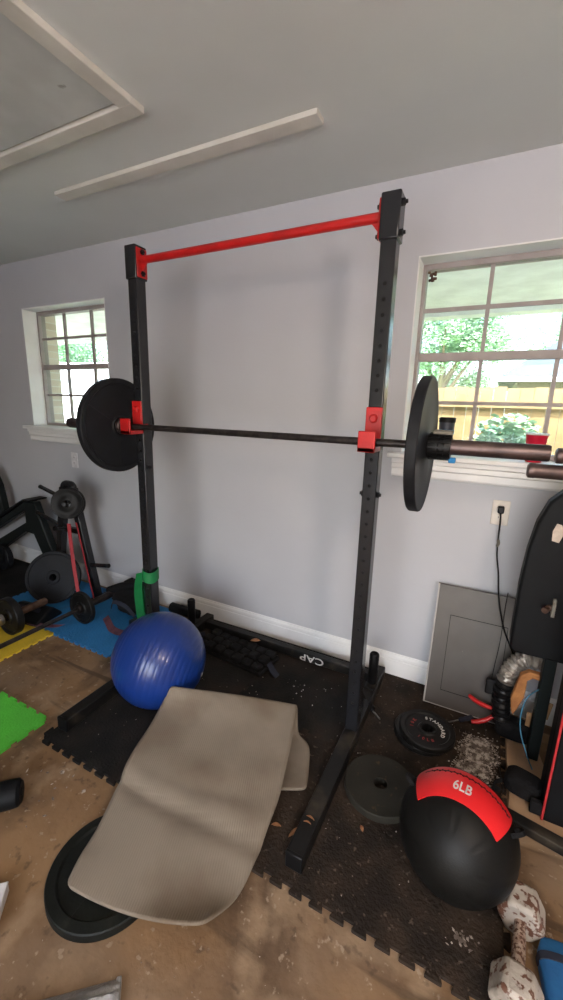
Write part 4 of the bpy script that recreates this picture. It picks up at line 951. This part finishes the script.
# tall folded mat with red piping
t = thing('folded_gym_mat', 'tall black folded gym mat with red piping standing at the right edge', 'gym mat', (.335, 1.50, 0), (0, 0, 0))
obj('panel', box(B(), (0, 0, .002), (.42, .075, .96)), 'pad', t, bevel=.010, segs=3)
obj('panel', box(B(), (.003, .077, .002), (.42, .150, .955)), 'pad', t, bevel=.010, segs=3)
b = B(); tube(b, [(.0, -.001, .004), (.0, -.001, .957), (.42, -.001, .958)], .0042, 8); obj('piping', b, 'red_cord', t)
b = B(); box(b, (-.040, .003, .018), (-.001, .025, .07)); obj('corner_tab', b, 'fabric', t, bevel=.004)

# ------------------------------------------------------------------ front right: old dumbbell, blue bag
t = thing('dumbbell', 'old hex dumbbell with chipped white enamel and rusty handle', 'dumbbell', (.236, 1.01, 0), (0, 0, -.10))
def hexhead(y0, y1, spin):
    b = B(); hx = [(.062*math.cos(a+spin), .062*math.sin(a+spin)) for a in [math.pi/3*k for k in range(6)]]
    mz = Matrix(((1, 0, 0, 0), (0, 0, 1, 0), (0, 1, 0, .055), (0, 0, 0, 1))); prism(b, hx, y0, y1, mz); return b
obj('head', hexhead(.065, .145, 0), 'white_rust', t, bevel=.010, segs=2); obj('head', hexhead(-.145, -.065, 0), 'white_rust', t, bevel=.010, segs=2)
b = B(); lathe(b, [(.016, -.07), (.0135, -.055), (.0165, -.02), (.0165, .02), (.0135, .055), (.016, .07)], 20, mtx=align((0, 1, 0), (0, 0, .055))); obj('handle', b, 'hand_rust', t)
t = thing('blue_bag', 'blue nylon bag with a dark strap at the lower right corner', 'bag', (.357, .985, 0), (0, 0, .12))
b = B(); bmesh.ops.create_icosphere(b, subdivisions=4, radius=1)
for v in b.verts:
    d = v.co.copy(); e = .45; q = Vector([math.copysign(abs(c_)**e, c_) for c_ in d]); k = 1+.05*noise.noise(d*3)
    v.co = Vector((q.x*.066*k, q.y*.108*k, q.z*.026*k+.028))
zmin = min(v.co.z for v in b.verts)
for v in b.verts: v.co.z -= zmin
obj('bag_body', b, 'blue_cloth', t, angle=180)
b = B(); ribbon(b, smooth_pts([(-.068, .050, .02), (-.062, .052, .048), (-.03, .055, .056), (.02, .056, .056), (.060, .054, .046), (.067, .052, .02)], 6), (0, .009, 0), .003); obj('strap', b, 'navy', t)
b = B(); prism(b, [(.19, .96), (.222, .955), (.225, 1.07), (.212, 1.11), (.198, 1.06)], 0, .006); o = None; b.free()
# lower left: white box corner, black roll end, silver bag
t = thing('white_box', 'white box corner showing at the left edge of the concrete', 'box', (-1.12, .37, 0), (0, 0, .75))
obj('carton', box(B(), (-.07, -.09, 0), (.07, .08, .03)), 'white_plastic', t, bevel=.004); obj('lid', box(B(), (-.071, -.091, .0295), (.071, .081, .036)), 'white_plastic', t, bevel=.003)
t = thing('foam_roller', 'end of a black foam roller at the left edge of the floor', 'foam roller', (-1.385, .665, .048), (0, 0, .05))
b = B(); lathe(b, [(.0, 0), (.012, 0), (.014, .004), (.036, .002), (.046, .012), (.0475, .03), (.0475, .40), (.0, .40)], 40, mtx=align((-.72, -.70, 0), (.02, .0, 0))); obj('roll', b, 'pad', t)
t = thing('silver_pouch', 'crumpled silver grey fabric bag at the bottom edge of the picture', 'bag', (-.75, .355, 0), (0, 0, .75))
b = B(); bmesh.ops.create_grid(b, x_segments=40, y_segments=24, size=1)
for v in b.verts:
    x, y = v.co.x, v.co.y; f = max(0, 1-abs(y)**2.5)*(.55+.45*min(1, (1.0-x)*1.2)); wr = .35*noise.noise(Vector((x*2.0, y*6, 1)))+.12*noise.noise(Vector((x*9, y*12, 4)))
    v.co = Vector((x*.15, y*.055*(1-.12*x), .004+.030*f*(1+wr)))
top = b.verts[:]; r_ = bmesh.ops.extrude_face_region(b, geom=b.faces[:])
for e_ in r_['geom']:
    if isinstance(e_, bmesh.types.BMVert): e_.co.z = .0005
obj('bag_body', b, 'silver_cloth', t, angle=70)
b = B(); box(b, (.140, -.050, .001), (.153, .050, .012)); obj('seam', b, 'silver_cloth', t, bevel=.003)
